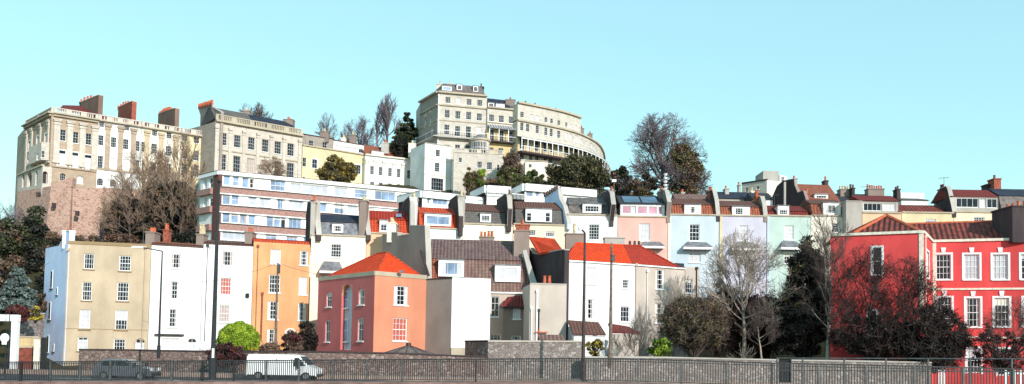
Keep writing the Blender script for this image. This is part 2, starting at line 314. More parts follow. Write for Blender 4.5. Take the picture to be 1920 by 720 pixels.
# ------------------------------------------------------------ building kit
PANE = {'g': 'glass', 'b': 'blind', 'r': 'red_blind', 'n': 'brown_blind', 'k': 'glass_sky_reflect', 'p': 'glass_pink', 'v': 'solar', 'i': 'niche_grey', 'd': 'shade_dark_render', 'y': 'yellow_stone', 'l': 'glass_light'}
def parse(s):
    nx, ny = int(s[0]), int(s[1]); return nx, ny, s[2], set(s[3:])
def arch_pts(W, u0, u1, z0, z1, back, n=10):
    r = (u1 - u0) / 2; rise = min(r, (z1 - z0) * .8); zc = z1 - rise; uc = (u0 + u1) / 2
    return [W.pt(uc - r * math.cos(math.pi * k / n), zc + rise * math.sin(math.pi * k / n), back) for k in range(n + 1)], zc
def make_window(root, W, u0, u1, z0, z1, sty, rec=.13, scale=1.0, frame='paint_white', sillm='paint_white', label=None):
    nx, ny, pk, fl = parse(sty); mb = MB(); b0, b1 = rec - .05, rec + .02
    w, h = u1 - u0, z1 - z0
    fw = min(.075, w * .08) * (1.5 if 'W' in fl else 1); bw = min(.028, w / (nx * 8)); hw = min(.055, h * .04)
    isdoor = 'D' in fl; far = W.a.y > 128
    if far: fw *= .6; bw *= .6; hw *= .6
    mb.wbox(W, u0, u0 + fw, z0, z1, b0, b1, frame); mb.wbox(W, u1 - fw, u1, z0, z1, b0, b1, frame)
    mb.wbox(W, u0 + fw, u1 - fw, z0, z0 + fw, b0, b1, frame); mb.wbox(W, u0 + fw, u1 - fw, z1 - fw, z1, b0, b1, frame)
    for i in range(1, nx):
        x = u0 + w * i / nx; mb.wbox(W, x - bw / 2, x + bw / 2, z0 + fw, z1 - fw, b0 + .012, b1 - .012, frame)
    for j in range(1, ny):
        z = z0 + h * j / ny; q = hw / 2 if (ny % 2 == 0 and j == ny // 2) else bw / 2
        mb.wbox(W, u0 + fw, u1 - fw, z - q, z + q, b0 + .008, b1 - .008, frame)
    if 'A' in fl:
        ap, zc = arch_pts(W, u0, u1, z0, z1, 0, 10); n = len(ap) - 1
        wm = WALLM[0]
        for k in range(n):
            p, q = ap[k], ap[k + 1]
            mb.solid([p - W.n * .001, q - W.n * .001, Vector((q.x, q.y, z1)) - W.n * .001, Vector((p.x, p.y, z1)) - W.n * .001],
                     [p - W.n * rec, q - W.n * rec, Vector((q.x, q.y, z1)) - W.n * rec, Vector((p.x, p.y, z1)) - W.n * rec], wm)
    if 'S' in fl or 'T' in fl:
        sw = .16 if 'S' in fl else .1; pr = -.035
        sm = 'paint_white' if 'S' in fl else 'coping'
        if 'A' in fl:
            ap, zc = arch_pts(W, u0 - sw / 2, u1 + sw / 2, z0, z1 + sw / 2, pr, 12)
            for k in range(12):
                p, q = ap[k], ap[k + 1]; c = W.pt((u0 + u1) / 2, zc, pr)
                p2, q2 = c + (p - c) * (1 + sw / w * 1.2), c + (q - c) * (1 + sw / w * 1.2)
                mb.solid([p, q, q2, p2], [v - W.n * -pr * -.9 for v in (p, q, q2, p2)], sm)
            mb.wbox(W, u0 - sw, u0, z0, zc, pr, .01, sm); mb.wbox(W, u1, u1 + sw, z0, zc, pr, .01, sm)
        else:
            mb.wbox(W, u0 - sw, u0, z0 - sw * .6, z1 + sw, pr, .01, sm); mb.wbox(W, u1, u1 + sw, z0 - sw * .6, z1 + sw, pr, .01, sm)
            mb.wbox(W, u0, u1, z1, z1 + sw, pr, .01, sm)
    if 'K' in fl:
        uc = (u0 + u1) / 2; mb.solid([W.pt(uc - .14, z1 + .16, -.07), W.pt(uc + .14, z1 + .16, -.07), W.pt(uc + .2, z1 + .6, -.07), W.pt(uc - .2, z1 + .6, -.07)],
                                     [W.pt(uc - .14, z1 + .16, .01), W.pt(uc + .14, z1 + .16, .01), W.pt(uc + .2, z1 + .6, .01), W.pt(uc - .2, z1 + .6, .01)], 'paint_white')
    if 'C' in fl:   # stone hood on brackets
        mb.wbox(W, u0 - .25, u1 + .25, z1 + .15, z1 + .3, -.3, .01, 'coping')
    o = mb.build('door' if isdoor else 'window', root); 
    if label: o['label'] = label
    g = MB()
    zs = z0 + h * .5
    if isdoor:
        g.wbox(W, u0 + fw, u1 - fw, z0, z0 + h * .7, rec, rec + .05, PANE[pk]); g.build('door_leaf', root, o)
        g = MB(); g.wbox(W, u0 + fw, u1 - fw, z0 + h * .7, z1 - fw, rec, rec + .03, 'glass'); g.build('fanlight', root, o)
    elif 'H' in fl:
        g.wbox(W, u0 + fw, u1 - fw, z0, zs, rec, rec + .03, 'glass'); g.build('pane', root, o)
        g = MB(); g.wbox(W, u0 + fw, u1 - fw, zs, z1, rec + .002, rec + .03, 'blind'); g.build('blind', root, o)
    elif 'Q' in fl:
        g.wbox(W, u0 + fw, u1 - fw, z0, z0 + h * .82, rec, rec + .03, 'blind'); g.build('blind', root, o)
        g = MB(); g.wbox(W, u0 + fw, u1 - fw, z0 + h * .82, z1, rec + .002, rec + .03, 'glass'); g.build('pane', root, o)
    else:
        g.wbox(W, u0 + fw * .5, u1 - fw * .5, z0 + fw * .5, z1 - fw * .5, rec, rec + .03, PANE[pk]); g.build('blind' if pk in 'brn' else 'pane', root, o)
        rv = RW.random()
        if pk in 'gk' and rv < .5 and w > .5 and not far:
            c = MB(); cm = RW.choice(['blind', 'blind', 'cream', 'brown_blind'])
            if rv < .3:
                k1, k2 = RW.uniform(.1, .26), RW.uniform(.1, .26); c.wbox(W, u0 + fw, u0 + fw + w * k1, z0 + fw, z1 - fw, rec - .006, rec - .001, cm); c.wbox(W, u1 - fw - w * k2, u1 - fw, z0 + fw, z1 - fw, rec - .006, rec - .001, cm); c.build('curtain', root, o)
            else: c.wbox(W, u0 + fw, u1 - fw, z1 - h * RW.uniform(.15, .42), z1 - fw, rec - .006, rec - .001, cm); c.build('roller_blind', root, o)
    if 'N' not in fl and not isdoor:
        s = MB(); s.wbox(W, u0 - .09, u1 + .09, z0 - .10, z0 - .001, -.09, .03, sillm); s.build('sill', root, o)
    return o
WALLM = ['white_wall']; RW = random.Random(5)
def panel(root, W, z0, z1, mat, wins, proud=.02, name='yellow_lit_panel'):
    Wf = Wall(W.a + W.n * proud, W.b + W.n * proud, z1); holes = []
    for q in wins:
        a, b, c, d = rect_on(Wf, q)
        if b > .02 and a < W.L - .02: holes.append((max(a - .08, 0), min(b + .08, W.L), max(c - .1, z0), min(d + .08, z1)))
    holes = [h for h in holes if h[3] > h[2]]; mb = MB(); grid_wall(mb, Wf, z0, z1, holes, mat, proud + .01); mb.build(name, root)
def grid_wall(mb, W, zb, zt, holes, mat, rec=.16):
    us = sorted({0.0, W.L, *[h[0] for h in holes], *[h[1] for h in holes]}); zs = sorted({zb, zt, *[h[2] for h in holes], *[h[3] for h in holes]})
    for j in range(len(zs) - 1):
        zc = (zs[j] + zs[j + 1]) / 2; start = None
        for i in range(len(us) - 1):
            uc = (us[i] + us[i + 1]) / 2; hol = any(h[0] < uc < h[1] and h[2] < zc < h[3] for h in holes)
            if not hol and start is None: start = us[i]
            if hol and start is not None: mb.poly([W.pt(start, zs[j]), W.pt(us[i], zs[j]), W.pt(us[i], zs[j + 1]), W.pt(start, zs[j + 1])], mat); start = None
        if start is not None: mb.poly([W.pt(start, zs[j]), W.pt(W.L, zs[j]), W.pt(W.L, zs[j + 1]), W.pt(start, zs[j + 1])], mat)
    for u0, u1, z0, z1 in holes:
        for A, B in (((u0, z0), (u0, z1)), ((u1, z1), (u1, z0)), ((u0, z1), (u1, z1)), ((u1, z0), (u0, z0))):
            mb.poly([W.pt(*A), W.pt(*B), W.pt(*B, rec), W.pt(*A, rec)], mat)
def rect_on(W, q, back=0):
    cx, cy, w, h = q[:4]
    ua, _ = W.uz(cx - w / 2, cy, back); ub, _ = W.uz(cx + w / 2, cy, back); _, z1 = W.uz(cx, cy - h / 2, back); _, z0 = W.uz(cx, cy + h / 2, back)
    return ua, ub, z0, z1
def body(root, name, pts, zb, zt, mat, wins=(), mats=None, cap=None, rec=.16, **kw):
    """closed walls on plan polygon pts (counter-clockwise); windows found by the facade they fall on"""
    mb = MB(); n = len(pts); Ws = [Wall(pts[i], pts[(i + 1) % n], zt) for i in range(n)]; holes = {i: [] for i in range(n)}; pend = []
    for q in wins:
        best = None
        for i, W in enumerate(Ws):
            if (CAM.xy.to_3d() - W.a).dot(W.n) <= 0: continue
            u0, u1, z0, z1 = rect_on(W, (q[0], q[1], q[2] * 1.08, q[3] * 1.04) if W.a.y > 128 else q)
            w_ = u1 - u0; uc = (u0 + u1) / 2
            if w_ < W.L - .1 and -.1 * w_ < uc < W.L + .1 * w_:
                sh = max(.05 - u0, 0) or min(W.L - .05 - u1, 0); u0 += sh; u1 += sh; z1 = min(z1, zt - .08)
                d = (W.pt((u0 + u1) / 2, z0) - CAM).length
                if best is None or d < best[0]: best = (d, i, u0, u1, max(z0, zb + .05), z1)
        if best is None: print('window misses wall', name, root.get('label'), q); continue
        _, i, u0, u1, z0, z1 = best
        if any(not (u1 <= h[0] or u0 >= h[1] or z1 <= h[2] or z0 >= h[3]) for h in holes[i]): print('overlap', q); continue
        holes[i].append((u0, u1, z0, z1)); pend.append((Ws[i], u0, u1, z0, z1, q[4]))
    for i, W in enumerate(Ws): grid_wall(mb, W, zb, zt, holes[i], (mats or {}).get(i, mat), rec)
    mb.poly([(p[0], p[1], zt) for p in pts], cap or mat); mb.poly([(p[0], p[1], zb) for p in reversed(pts)], mat)
    o = mb.build(name, root)
    WALLM[0] = mat
    for W, u0, u1, z0, z1, s in pend: make_window(root, W, u0, u1, z0, z1, s, rec=(rec - .03 if s[2] in 'id' or rec < .3 else .13), **kw)
    return Ws
def back_pts(W, depth, W2=None): return [W.b.xy - W.n.xy * depth, W.a.xy - W.n.xy * depth]
def pl(W): return [tuple(W.a.xy), tuple(W.b.xy)]
def house(name, label, W, zb, depth, mat, wins=(), cat='house', group=None, cap='lead', wall='wall', **kw):
    c = (W.a + W.b) / 2; t = thing(name, label, cat, (c.x, c.y, zb), group)
    Ws = body(t, wall, pl(W) + [tuple(p) for p in back_pts(W, depth)], zb, W.zt, mat, wins, cap=cap, **kw)
    return t, Ws[0]
def band(root, W, z, h, proud, mat, name='cornice', u0=None, u1=None, th=.12):
    mb = MB(); mb.wbox(W, -.0 if u0 is None else u0, W.L if u1 is None else u1, z, z + h, -proud, th, mat); return mb.build(name, root)
def coping(root, W, h=.16, proud=.06, mat='coping', name='coping', th=.4, u0=None, u1=None):
    return band(root, W, W.zt + .002, h, proud, mat, name, u0, u1, th)
def zpx(W, px, py, back=0): return W.uz(px, py, back)[1]
def chimney(root, x0, x1, yt, yb, Y, depth=1.3, mat='grey_render', pots=4, potm='terracotta', cap=True, splay=0.0, poth=.55, yaw=None, along=True):
    """stack whose front face covers the given photo rectangle, running back from it"""
    a = P(x0, yt, Y); b = P(x1, yt, Y); W = Wall(a, b, a.z) ; zb = P((x0 + x1) / 2, yb, Y).z - .4
    d = Vector((splay, 1, 0)).normalized() * depth
    def ring(z, e): return [Vector((W.a.x - e, W.a.y - e, z)), Vector((W.b.x + e, W.b.y - e, z)), Vector((W.b.x + d.x + e, W.b.y + d.y + e, z)), Vector((W.a.x + d.x - e, W.a.y + d.y + e, z))]
    mb = MB(); mb.solid(ring(zb, 0), ring(W.zt - .12, 0), mat)
    if cap: mb.solid(ring(W.zt - .119, .07), ring(W.zt, .07), mat)
    o = mb.build('chimney', root)
    c0 = (W.a + W.b) / 2
    w = W.L
    for i in range(pots):
        f = (i + .5) / pots
        if depth >= w * .8: c = c0 + d * f; j = (random.random() - .5) * .1
        else: c = W.a + W.t * (w * f) + d * .5; j = 0
        c = Vector((c.x + j, c.y, W.zt)); hh = poth * random.uniform(.75, 1.15); m = MB(); r = min(.14, max(w, depth) / pots * .42)
        m.tube(c, c + Vector((0, 0, hh * .9)), r, r * .82, potm, 8); m.tube(c + Vector((0, 0, hh * .9)), c + Vector((0, 0, hh)), r * 1.05, r * 1.05, potm, 8)
        m.build('chimney_pot', root, o)
    return o
def mansard(root, W, u0, u1, zbk, zr, b0=.28, b1=1.1, b2=3.4, depth=7, low='grey_slate', up='brown_tile'):
    """steep lower slope up to zbk, shallow upper slope to the ridge zr"""
    zt = W.zt
    m = MB(); m.prism(W, u0, u1, [(b0, zt + .01), (b1, zbk), (depth - 1, zbk), (depth - .3, zt + .01)], low); m.build('lower_roof', root)
    m = MB(); m.prism(W, u0 + .01, u1 - .01, [(b1 - .12, zbk + .01), (b2, zr), (b2 + .3, zr), (depth - 1, zbk + .01)], up); m.build('upper_roof', root)
def dormer(root, W, q, back=.35, deep=2.2, mat='paint_white', sty='33g', win=None, top='lead', label=None):
    """boxed window standing in the roof; q = photo rectangle of its front, win = rectangles of its windows"""
    u0, u1, z0, z1 = rect_on(W, q, back); D = W.off(back); pts = [D.pt(u0, 0), D.pt(u1, 0), D.pt(u1, 0, deep), D.pt(u0, 0, deep)]
    o = bpy.data.objects.new('dormer', None); 
    mb = MB(); W2 = Wall(pts[0], pts[1], z1); holes = []; ws = win or [(q[0], q[1], q[2] * .8, q[3] * .78, sty)]; pend = []
    for w in ws:
        a0, a1, c0, c1 = rect_on(W2, w); a0 = max(a0, .05); a1 = min(a1, W2.L - .05); c0 = max(c0, z0 + .03); c1 = min(c1, z1 - .04)
        if a1 - a0 < .1: continue
        holes.append((a0, a1, c0, c1)); pend.append((a0, a1, c0, c1, w[4]))
    Ws = [Wall(pts[i], pts[(i + 1) % 4], z1) for i in range(4)]
    grid_wall(mb, W2, z0, z1, holes, mat, .1)
    for Wk in Ws[1:]: grid_wall(mb, Wk, z0, z1, [], mat)
    mb.poly([(p.x, p.y, z1) for p in pts], mat)
    o = mb.build('dormer', root)
    if label: o['label'] = label
    r = MB(); r.wbox(W2, -.08, W2.L + .08, z1 + .002, z1 + .09, -.1, deep, top); r.build('dormer_roof', root, o)
    for a0, a1, c0, c1, s in pend: 
        w = make_window(root, W2, a0, a1, c0, c1, s + 'N', rec=.07)
        reparent_window(w, o)
    return o
def reparent_window(w, dormer_obj):
    """a dormer's window is a sub-part: join its own pieces so the tree stays three levels deep"""
    kids = [w] + list(w.children); verts = []; faces = []; mi = []; mats = []
    base = w
    for k in kids:
        off = len(verts); verts += [tuple(v.co) for v in k.data.vertices]
        for p in k.data.polygons:
            faces.append(tuple(off + i for i in p.vertices)); mm = k.data.materials[p.material_index]
            if mm not in mats: mats.append(mm)
            mi.append(mats.index(mm))
    me = bpy.data.meshes.new('dormer_window'); me.from_pydata(verts, [], faces)
    for m in mats: me.materials.append(m)
    me.polygons.foreach_set('material_index', mi); me.update()
    for k in kids[1:]: bpy.data.objects.remove(k)
    w.data = me; w.name = 'dormer_window'; w.parent = dormer_obj
def partywall(root, F, B, prof, zb, th=.42, mat='grey_render', name='party_wall', capm='concrete'):
    """gable wall seen from its left face. F, B = (px, Y) of its front and back foot; prof = top line in photo pixels"""
    a = P(B[0], 500, B[1]); b = P(F[0], 500, F[1]); W = Wall(a, b, 0)
    top = [W.uz(*p) for p in prof]; top[0] = (0, top[0][1]); top[-1] = (W.L, top[-1][1])
    if zb == 3: zb = top[-1][1] - .6
    mb = MB(); A = [W.pt(0, zb)] + [W.pt(W.L, zb)] + [W.pt(u, z) for u, z in reversed(top)]
    mb.solid(A, [p - W.n * th for p in A], mat)
    o = mb.build(name, root)
    c = MB()
    for (u0, z0), (u1, z1) in zip(top[:-1], top[1:]):
        if abs(u1 - u0) < .05: continue
        q = [W.pt(u0, z0 + .003, -.04), W.pt(u1, z1 + .003, -.04), W.pt(u1, z1 + .003, th + .04), W.pt(u0, z0 + .003, th + .04)]
        c.solid(q, [p + Vector((0, 0, .09)) for p in q], capm)
    c.build('coping', root, o)
    return W
def canopy(root, W, q, top_frac=.66, proj=.95, mat='lead', under=.28, posts=False):
    u0, u1, z0, z1 = rect_on(W, q); uc = (u0 + u1) / 2; hw = (u1 - u0) / 2 * top_frac
    mb = MB(); A = [W.pt(u0, z0 + under, -proj), W.pt(u1, z0 + under, -proj), W.pt(u1, z0 + under, -.02), W.pt(u0, z0 + under, -.02)]
    B = [W.pt(uc - hw, z1, -.12), W.pt(uc + hw, z1, -.12), W.pt(uc + hw, z1, -.02), W.pt(uc - hw, z1, -.02)]
    mb.solid(A, B, mat); o = mb.build('canopy', root)
    m = MB(); m.wbox(W, u0 + .04, u1 - .04, z0, z0 + under - .004, -proj + .05, -proj + .1, 'paint_white')
    m.wbox(W, u0 + .04, u0 + .09, z0, z0 + under - .004, -proj + .1, -.02, 'paint_white'); m.wbox(W, u1 - .09, u1 - .04, z0, z0 + under - .004, -proj + .1, -.02, 'paint_white')
    m.build('canopy_fascia', root, o)
def balustrade(root, W, z, h, mat, u0=0, u1=None, dies=6, step=.34, proud=.1):
    u1 = W.L if u1 is None else u1; mb = MB()
    mb.wbox(W, u0, u1, z, z + h * .16, -proud, .25, mat); mb.wbox(W, u0, u1, z + h * .84, z + h, -proud, .25, mat)
    L = u1 - u0
    for i in range(dies + 1):
        x = u0 + L * i / dies; a, b = max(u0, x - .45), min(u1, x + .45)
        mb.wbox(W, a, b, z + h * .161, z + h * .839, -proud + .03, .22, mat)
    n = int(L / step)
    for i in range(n):
        x = u0 + L * (i + .5) / n
        if min(abs(x - (u0 + L * k / dies)) for k in range(dies + 1)) < .55: continue
        mb.wbox(W, x - .09, x + .09, z + h * .161, z + h * .839, -.02, .14, mat)
    return mb.build('balustrade', root)
def pilaster(root, W, px, py0, py1, w=.75, mat='pale_stone', capital=True):
    u, z1 = W.uz(px, py0); _, z0 = W.uz(px, py1)
    mb = MB(); mb.wbox(W, u - w / 2, u + w / 2, z0, z1, -.16, -.002, mat)
    if capital:
        mb.wbox(W, u - w * .66, u + w * .66, z1 - .35, z1 - .12, -.34, -.161, mat); mb.wbox(W, u - w * .78, u + w * .78, z1 - .119, z1 + .05, -.38, -.161, mat)
        mb.wbox(W, u - w * .62, u + w * .62, z1 - .8, z1 - .5, -.24, -.161, mat)
    mb.wbox(W, u - w * .62, u + w * .62, z0, z0 + .3, -.24, -.161, mat)
    mb.build('pilaster', root)
def pipe(root, W, px, y0, y1, r=.05, mat='black_metal', name='drainpipe'):
    u, z1 = W.uz(px, y0); _, z0 = W.uz(px, y1); mb = MB(); mb.tube(W.pt(u, z0, -.09), W.pt(u, z1, -.09), r, r, mat, 6)
    mb.wbox(W, u - .12, u + .12, z1 - .02, z1 + .22, -.2, -.03, mat); mb.build(name, root)
def slabroof(root, pts, mat, th=.15, name='roof'):
    mb = MB(); mb.slab([P(*p) for p in pts], th, mat); return mb.build(name, root)
def ridge_tiles(root, pts, mat='terracotta', r=.14, name='ridge_tiles', parent=None):
    mb = MB(); q = [P(*p) for p in pts]
    for a, b in zip(q[:-1], q[1:]): mb.tube(a + Vector((0, 0, .03)), b + Vector((0, 0, .03)), r, r, mat, 6)
    return mb.build(name, root, parent)
def rubble_wall(name, label, pts, zb, th, mat, cat='wall', cap='coping', caph=.12):
    """free-standing wall along photo points (px, py, Y) of its top line"""
    q = [P(*p) for p in pts]; t = thing(name, label, cat, (q[0].x, q[0].y, zb)); mb = MB(); c = MB()
    for a, b in zip(q[:-1], q[1:]):
        d = (b - a); d.z = 0; nrm = Vector((-d.y, d.x, 0)).normalized() * th; dn = Vector((0, 0, 1))
        A = [Vector((a.x, a.y, zb)), a, a + nrm, Vector((a.x, a.y, zb)) + nrm]; B = [Vector((b.x, b.y, zb)), b, b + nrm, Vector((b.x, b.y, zb)) + nrm]
        mb.solid(A, B, mat)
        if cap:
            e = nrm.normalized() * .06
            C0 = [a - e + dn * .004, a + nrm + e + dn * .004, a + nrm + e + dn * (caph + .004), a - e + dn * (caph + .004)]
            C1 = [b - e + dn * .004, b + nrm + e + dn * .004, b + nrm + e + dn * (caph + .004), b - e + dn * (caph + .004)]
            c.solid(C0, C1, cap)
    mb.build('stonework', t)
    if cap: c.build('coping', t)
    return t
# ============================================================ FRONT ROW
G_FR = 'Georgian houses along the waterfront road'
# beige four-storey house with pale blue end wall
WB = WP(127, 457, 82, 283.5, 464)
sfar = P(84, 500, 86.5).xy
z0 = -1.4
root = thing('terraced_house', 'beige rendered four-storey end house with pale blue side wall and tan parapet', 'house', (WB.a.x, WB.a.y, z0), G_FR)
bk = WB.b.xy - WB.n.xy * 8; bl = sfar + (WB.b.xy - WB.a.xy) * .9
ws = body(root, 'wall', [tuple(sfar), tuple(WB.a.xy), tuple(WB.b.xy), tuple(bk), tuple(bl)], z0, WB.zt, 'beige',
     [(167, 490, 19, 29, '43g'), (234.5, 493.7, 22, 29, '44g'), (163, 546, 18, 35, '44g'), (230.5, 547, 22, 35, '44g'), (159, 599, 20, 37, '24b'),
      (227.5, 600, 23, 37, '44gH'), (155, 645, 19, 26, '23bQ'), (224, 646, 22, 21, '43g'), (262.5, 647, 17, 23, '22iDAT')],
     mats={0: 'pale_blue_side', 1: 'beige'}, cap='grey_slate', sillm='tan_coping')
coping(root, WB, .3, .06, 'tan_coping', th=.5)
SW = ws[0]
for q in [(97, 524, 4, 34), (107, 546, 2.6, 15), (93.5, 583, 4, 34), (90, 645, 4, 34), (100.5, 652, 2.6, 15)]:
    u0, u1, a, b = rect_on(SW, q); m = MB(); m.wbox(SW, u0, u1, a, b, -.04, .02, 'paint_white'); m.wbox(SW, u0 + .12, u1 - .12, a + .1, b - .1, -.045, -.039, 'glass'); m.wbox(SW, u0 - .1, u1 + .1, a - .1, a - .002, -.1, .02, 'shade_dark_render'); m.build('side_window', root)
# stepped blue gable above the side wall with its stack
a, b = SW.uz(84, 500), SW.uz(127, 457)
partywall(root, (127.5, WB.a.y), (84, 86.5), [(84, 498), (97, 488), (117, 452), (117, 434), (127.5, 434)], z0 + 1, .5, 'pale_blue_side', 'gable_wall', 'paint_white')
chimney(root, 117.6, 131, 432, 458, 82.6, 1.0, 'white_wall', pots=1, poth=.3)
band(root, WB, zpx(WB, 205, 618), .05, .02, 'tan_coping', 'string_course')
pipe(root, WB, 273, 466, 650, .045, 'beige')
for x in (125,): pipe(root, WB, x + 3, 470, 650, .03, 'beige')

# white house
W2 = WP(284.5, 460, WB.b.y, 381, 465.5)
t, W2 = house('terraced_house', 'white four-storey house with ground floor lintel shelf, beside the beige house', W2, -1.2, 8, 'white_wall',
   [(330, 489.6, 20, 27, '43g'), (327.5, 544, 18, 33, '44g'), (323, 596, 19, 34, '44g'), (319, 645, 34, 22, '44bN'), (360, 646, 17, 23, '22bDA')], group=G_FR)
band(t, W2, zpx(W2, 317, 628.5), .12, .35, 'black_metal', 'lintel_shelf', u0=W2.uz(290, 628)[0], u1=W2.uz(345, 628)[0], th=0)
mansard(t, W2, .02, W2.L - .02, W2.zt + .35, P(330, 449, 85).z, .35, 1.0, 3.0, 6.5, 'brown_tile', 'rust_tile')
chimney(t, 273, 290, 434, 462, W2.a.y + 1.6, 1.4, 'brown_render', 3); chimney(t, 306, 316, 430, 452, W2.b.y + 3, .8, 'red_brick', 2, poth=.7)
chimney(t, 368, 382, 438, 466, W2.b.y + 1.2, 1.3, 'brown_render', 4, 'cream_pot', poth=.9)
W3 = WP(382, 458, W2.b.y, 475, 462.5)
t, W3 = house('terraced_house', 'white four-storey house with one window per floor and red curtains on its second floor', W3, -1.2, 8, 'white_wall',
   [(426.7, 484.6, 21, 27, '43g'), (423, 536.7, 21, 32, '44r', ), (420, 588, 21, 32, '44n')], group=G_FR)
mansard(t, W3, .02, W3.L - .02, W3.zt + .3, P(430, 449, 88).z, .35, 1.0, 3.0, 6.5, 'brown_tile', 'brown_tile')
chimney(t, 459, 473, 434, 463, W3.b.y + 1.2, 1.5, 'brown_render', 3); pipe(t, W3, 395, 464, 650, .04, 'white_wall'); pipe(t, W3, 389.5, 462, 640, .03)
u, z = W3.uz(464, 554); m = MB(); m.box(W3.pt(u, z, -.12), (.3, .22, .4), 'black_metal'); m.build('wall_lantern', t)
W4 = WP(476, 453, W3.b.y, 581.7, 459)
t, W4 = house('terraced_house', 'orange four-storey house with white arched door surround and bright red roof edge', W4, -1.2, 8, 'orange_wall',
   [(517, 481, 19, 27, '22b'), (570, 484, 15, 27, '34g'), (515, 532, 21, 34, '44g'), (568, 536, 15, 33, '34b'), (512, 582, 20, 34, '44g'), (566, 584.6, 14, 32, '34g'),
    (510, 629.6, 18, 25, '43gN'), (544, 630, 14, 22, '21iDAS'), (568, 629, 9, 16, '23gN')], group=G_FR)
mansard(t, W4, .02, W4.L - .02, W4.zt + .45, P(520, 446, 89).z, .3, 1.0, 2.8, 6.5, 'orange_red_tile', 'orange_red_tile')
pipe(t, W4, 492, 552, 640, .09, 'red_brick'); pipe(t, W4, 484, 463, 640, .03, 'red_brick')

# ------------------------------------------------------------ salmon house with orange hipped roof
CS = P(703, 516, 76.5); zt = CS.z
aL = PZ(597, 527, zt); bR = PZ(800, 524, zt)
root = thing('salmon_house', 'two-storey salmon pink house with tall arched niche and bright orange hipped roof', 'house', (CS.x, CS.y, -.3))
wl = Wall(aL, CS, zt); wr = Wall(CS, bR, zt)
bl = aL.xy - wl.n.xy * 7.5; br = bR.xy - wr.n.xy * 5
body(root, 'wall', [tuple(aL.xy), tuple(CS.xy), tuple(bR.xy), tuple(br), tuple(bl)], -.3, zt, 'salmon',
     [(616.7, 562, 10, 27, '22g'), (614, 621, 9, 40, '22g'), (677.5, 557, 11, 29, '22g'), (676, 618, 11, 43, '22g'), (649.5, 595, 20, 122, '11iAN'),
      (751.7, 554, 26, 36, '44g'), (750, 618, 26.5, 43, '44r')], mats={0: 'salmon_shaded'}, rec=.45)
for q in [(649, 562, 9, 32), (648, 620, 9, 42)]:
    u0, u1, a, b = rect_on(wl, q, .4); m = MB(); m.wbox(wl, u0, u1, a, b, .34, .41, 'paint_white'); m.wbox(wl, u0 + .08, u1 - .08, a + .08, (a + b) / 2 - .04, .33, .339, 'glass_sky_reflect'); m.wbox(wl, u0 + .08, u1 - .08, (a + b) / 2 + .04, b - .08, .33, .339, 'glass_sky_reflect')
    m.wbox(wl, u0 - .1, u1 + .1, a - .1, a - .002, .2, .41, 'paint_white'); m.build('niche_window', root)
for w_ in (wl, wr): coping(root, w_, .38, .05, 'coping', 'parapet_band', th=.3)
e = .35
def inn(p, W_, b, z): q = p.xy - W_.n.xy * b; return Vector((q.x, q.y, z))
ze = zt + .3; C1 = CS.xy - (wl.n.xy + wr.n.xy) * .45
ctr = (aL.xy + bR.xy + bl + br) / 4
apex = P(726, 473, 80.2)
corners = [aL.xy - wl.n.xy * .4 + wl.t.xy * .3, C1, bR.xy - wr.n.xy * .4 - wr.t.xy * .3, br, bl]
m = MB(); cz = [Vector((c.x, c.y, ze)) for c in corners]; apex2 = apex + Vector((-1.2, 1.6, 0))
m.poly([cz[0], cz[1], apex, apex2], 'orange_tile'); m.poly([cz[1], cz[2], apex], 'orange_tile'); m.poly([cz[2], cz[3], apex2, apex], 'orange_tile'); m.poly([cz[3], cz[4], apex2], 'orange_tile'); m.poly([cz[4], cz[0], apex2], 'orange_tile'); m.poly(list(reversed(cz)), 'orange_tile')
ro = m.build('roof', root)
m = MB()
for a, b in ((cz[1], apex), (cz[2], apex), (cz[0], apex2), (apex, apex2)): m.tube(a, b, .09, .09, 'orange_red_tile', 6)
m.build('ridge_tiles', root, ro)
m = MB(); q = P(753, 509, 77.7); m.box(q, (.35, .3, .2), 'lead'); m.build('roof_vent', root, ro)
# conical glass-house roof in front
c = P(766, 647, 74.6); zb = P(766, 663, 74.6).z; t = thing('garden_pavilion', 'low garden pavilion with shallow ribbed conical roof below the salmon house', 'pavilion', (c.x, c.y, 0))
m = MB(); n = 12; r = 2.15; ring = [Vector((c.x + r * math.cos(2 * math.pi * i / n), c.y + r * math.sin(2 * math.pi * i / n), zb)) for i in range(n)]
for i in range(n): m.poly([ring[i], ring[(i + 1) % n], c], 'lead_brown')
m.poly(list(reversed(ring)), 'lead_brown'); m.build('roof', t)
m = MB()
for p in ring: m.tube(p, c, .04, .04, 'brown_pole', 5)
m.tube(c - Vector((0, 0, .1)), c + Vector((0, 0, .2)), .25, .2, 'brown_pole', 8); m.build('roof_ribs', t)
m = MB(); m.tube((c.x, c.y, -.2), (c.x, c.y, zb - .01), 2.0, 2.0, 'salmon', 12); m.build('wall', t)

# ------------------------------------------------------------ grey-roofed house
WG = WP(802, 545, 84, 1000, 547, 84.6)
t = thing('grey_roofed_house', 'wide house with weathered grey-brown tiled mansard roof and two white dormers', 'house', (WG.a.x, WG.a.y, -.2)); RG = t
body(t, 'wall', pl(WG) + [tuple(p) for p in back_pts(WG, 8)], -.2, WG.zt, 'beige_render',
     [(928, 575, 15, 38, '23g'), (929, 632, 20, 13, '32g')])
zbk = zpx(WG, 900, 487, 1.6); zrd = zpx(WG, 890, 450, 4.6)
mansard(t, WG, .05, WG.L - .35, zbk, zrd, .05, 1.6, 4.6, 8, 'worn_tile', 'grey_brown_tile')
m = MB(); m.prism(WG, .06, 1.0, [(.02, WG.zt + .02), (1.55, zbk - .02), (1.65, zbk - .02), (.12, WG.zt + .02)], 'rust_tile'); m.build('red_tile_patch', t)
dormer(t, WG, (846, 503, 48, 31), .45, 1.6, win=[(846, 503.5, 40, 24, '31kN')], label='white dormer with sky reflection painted blue on its glass')
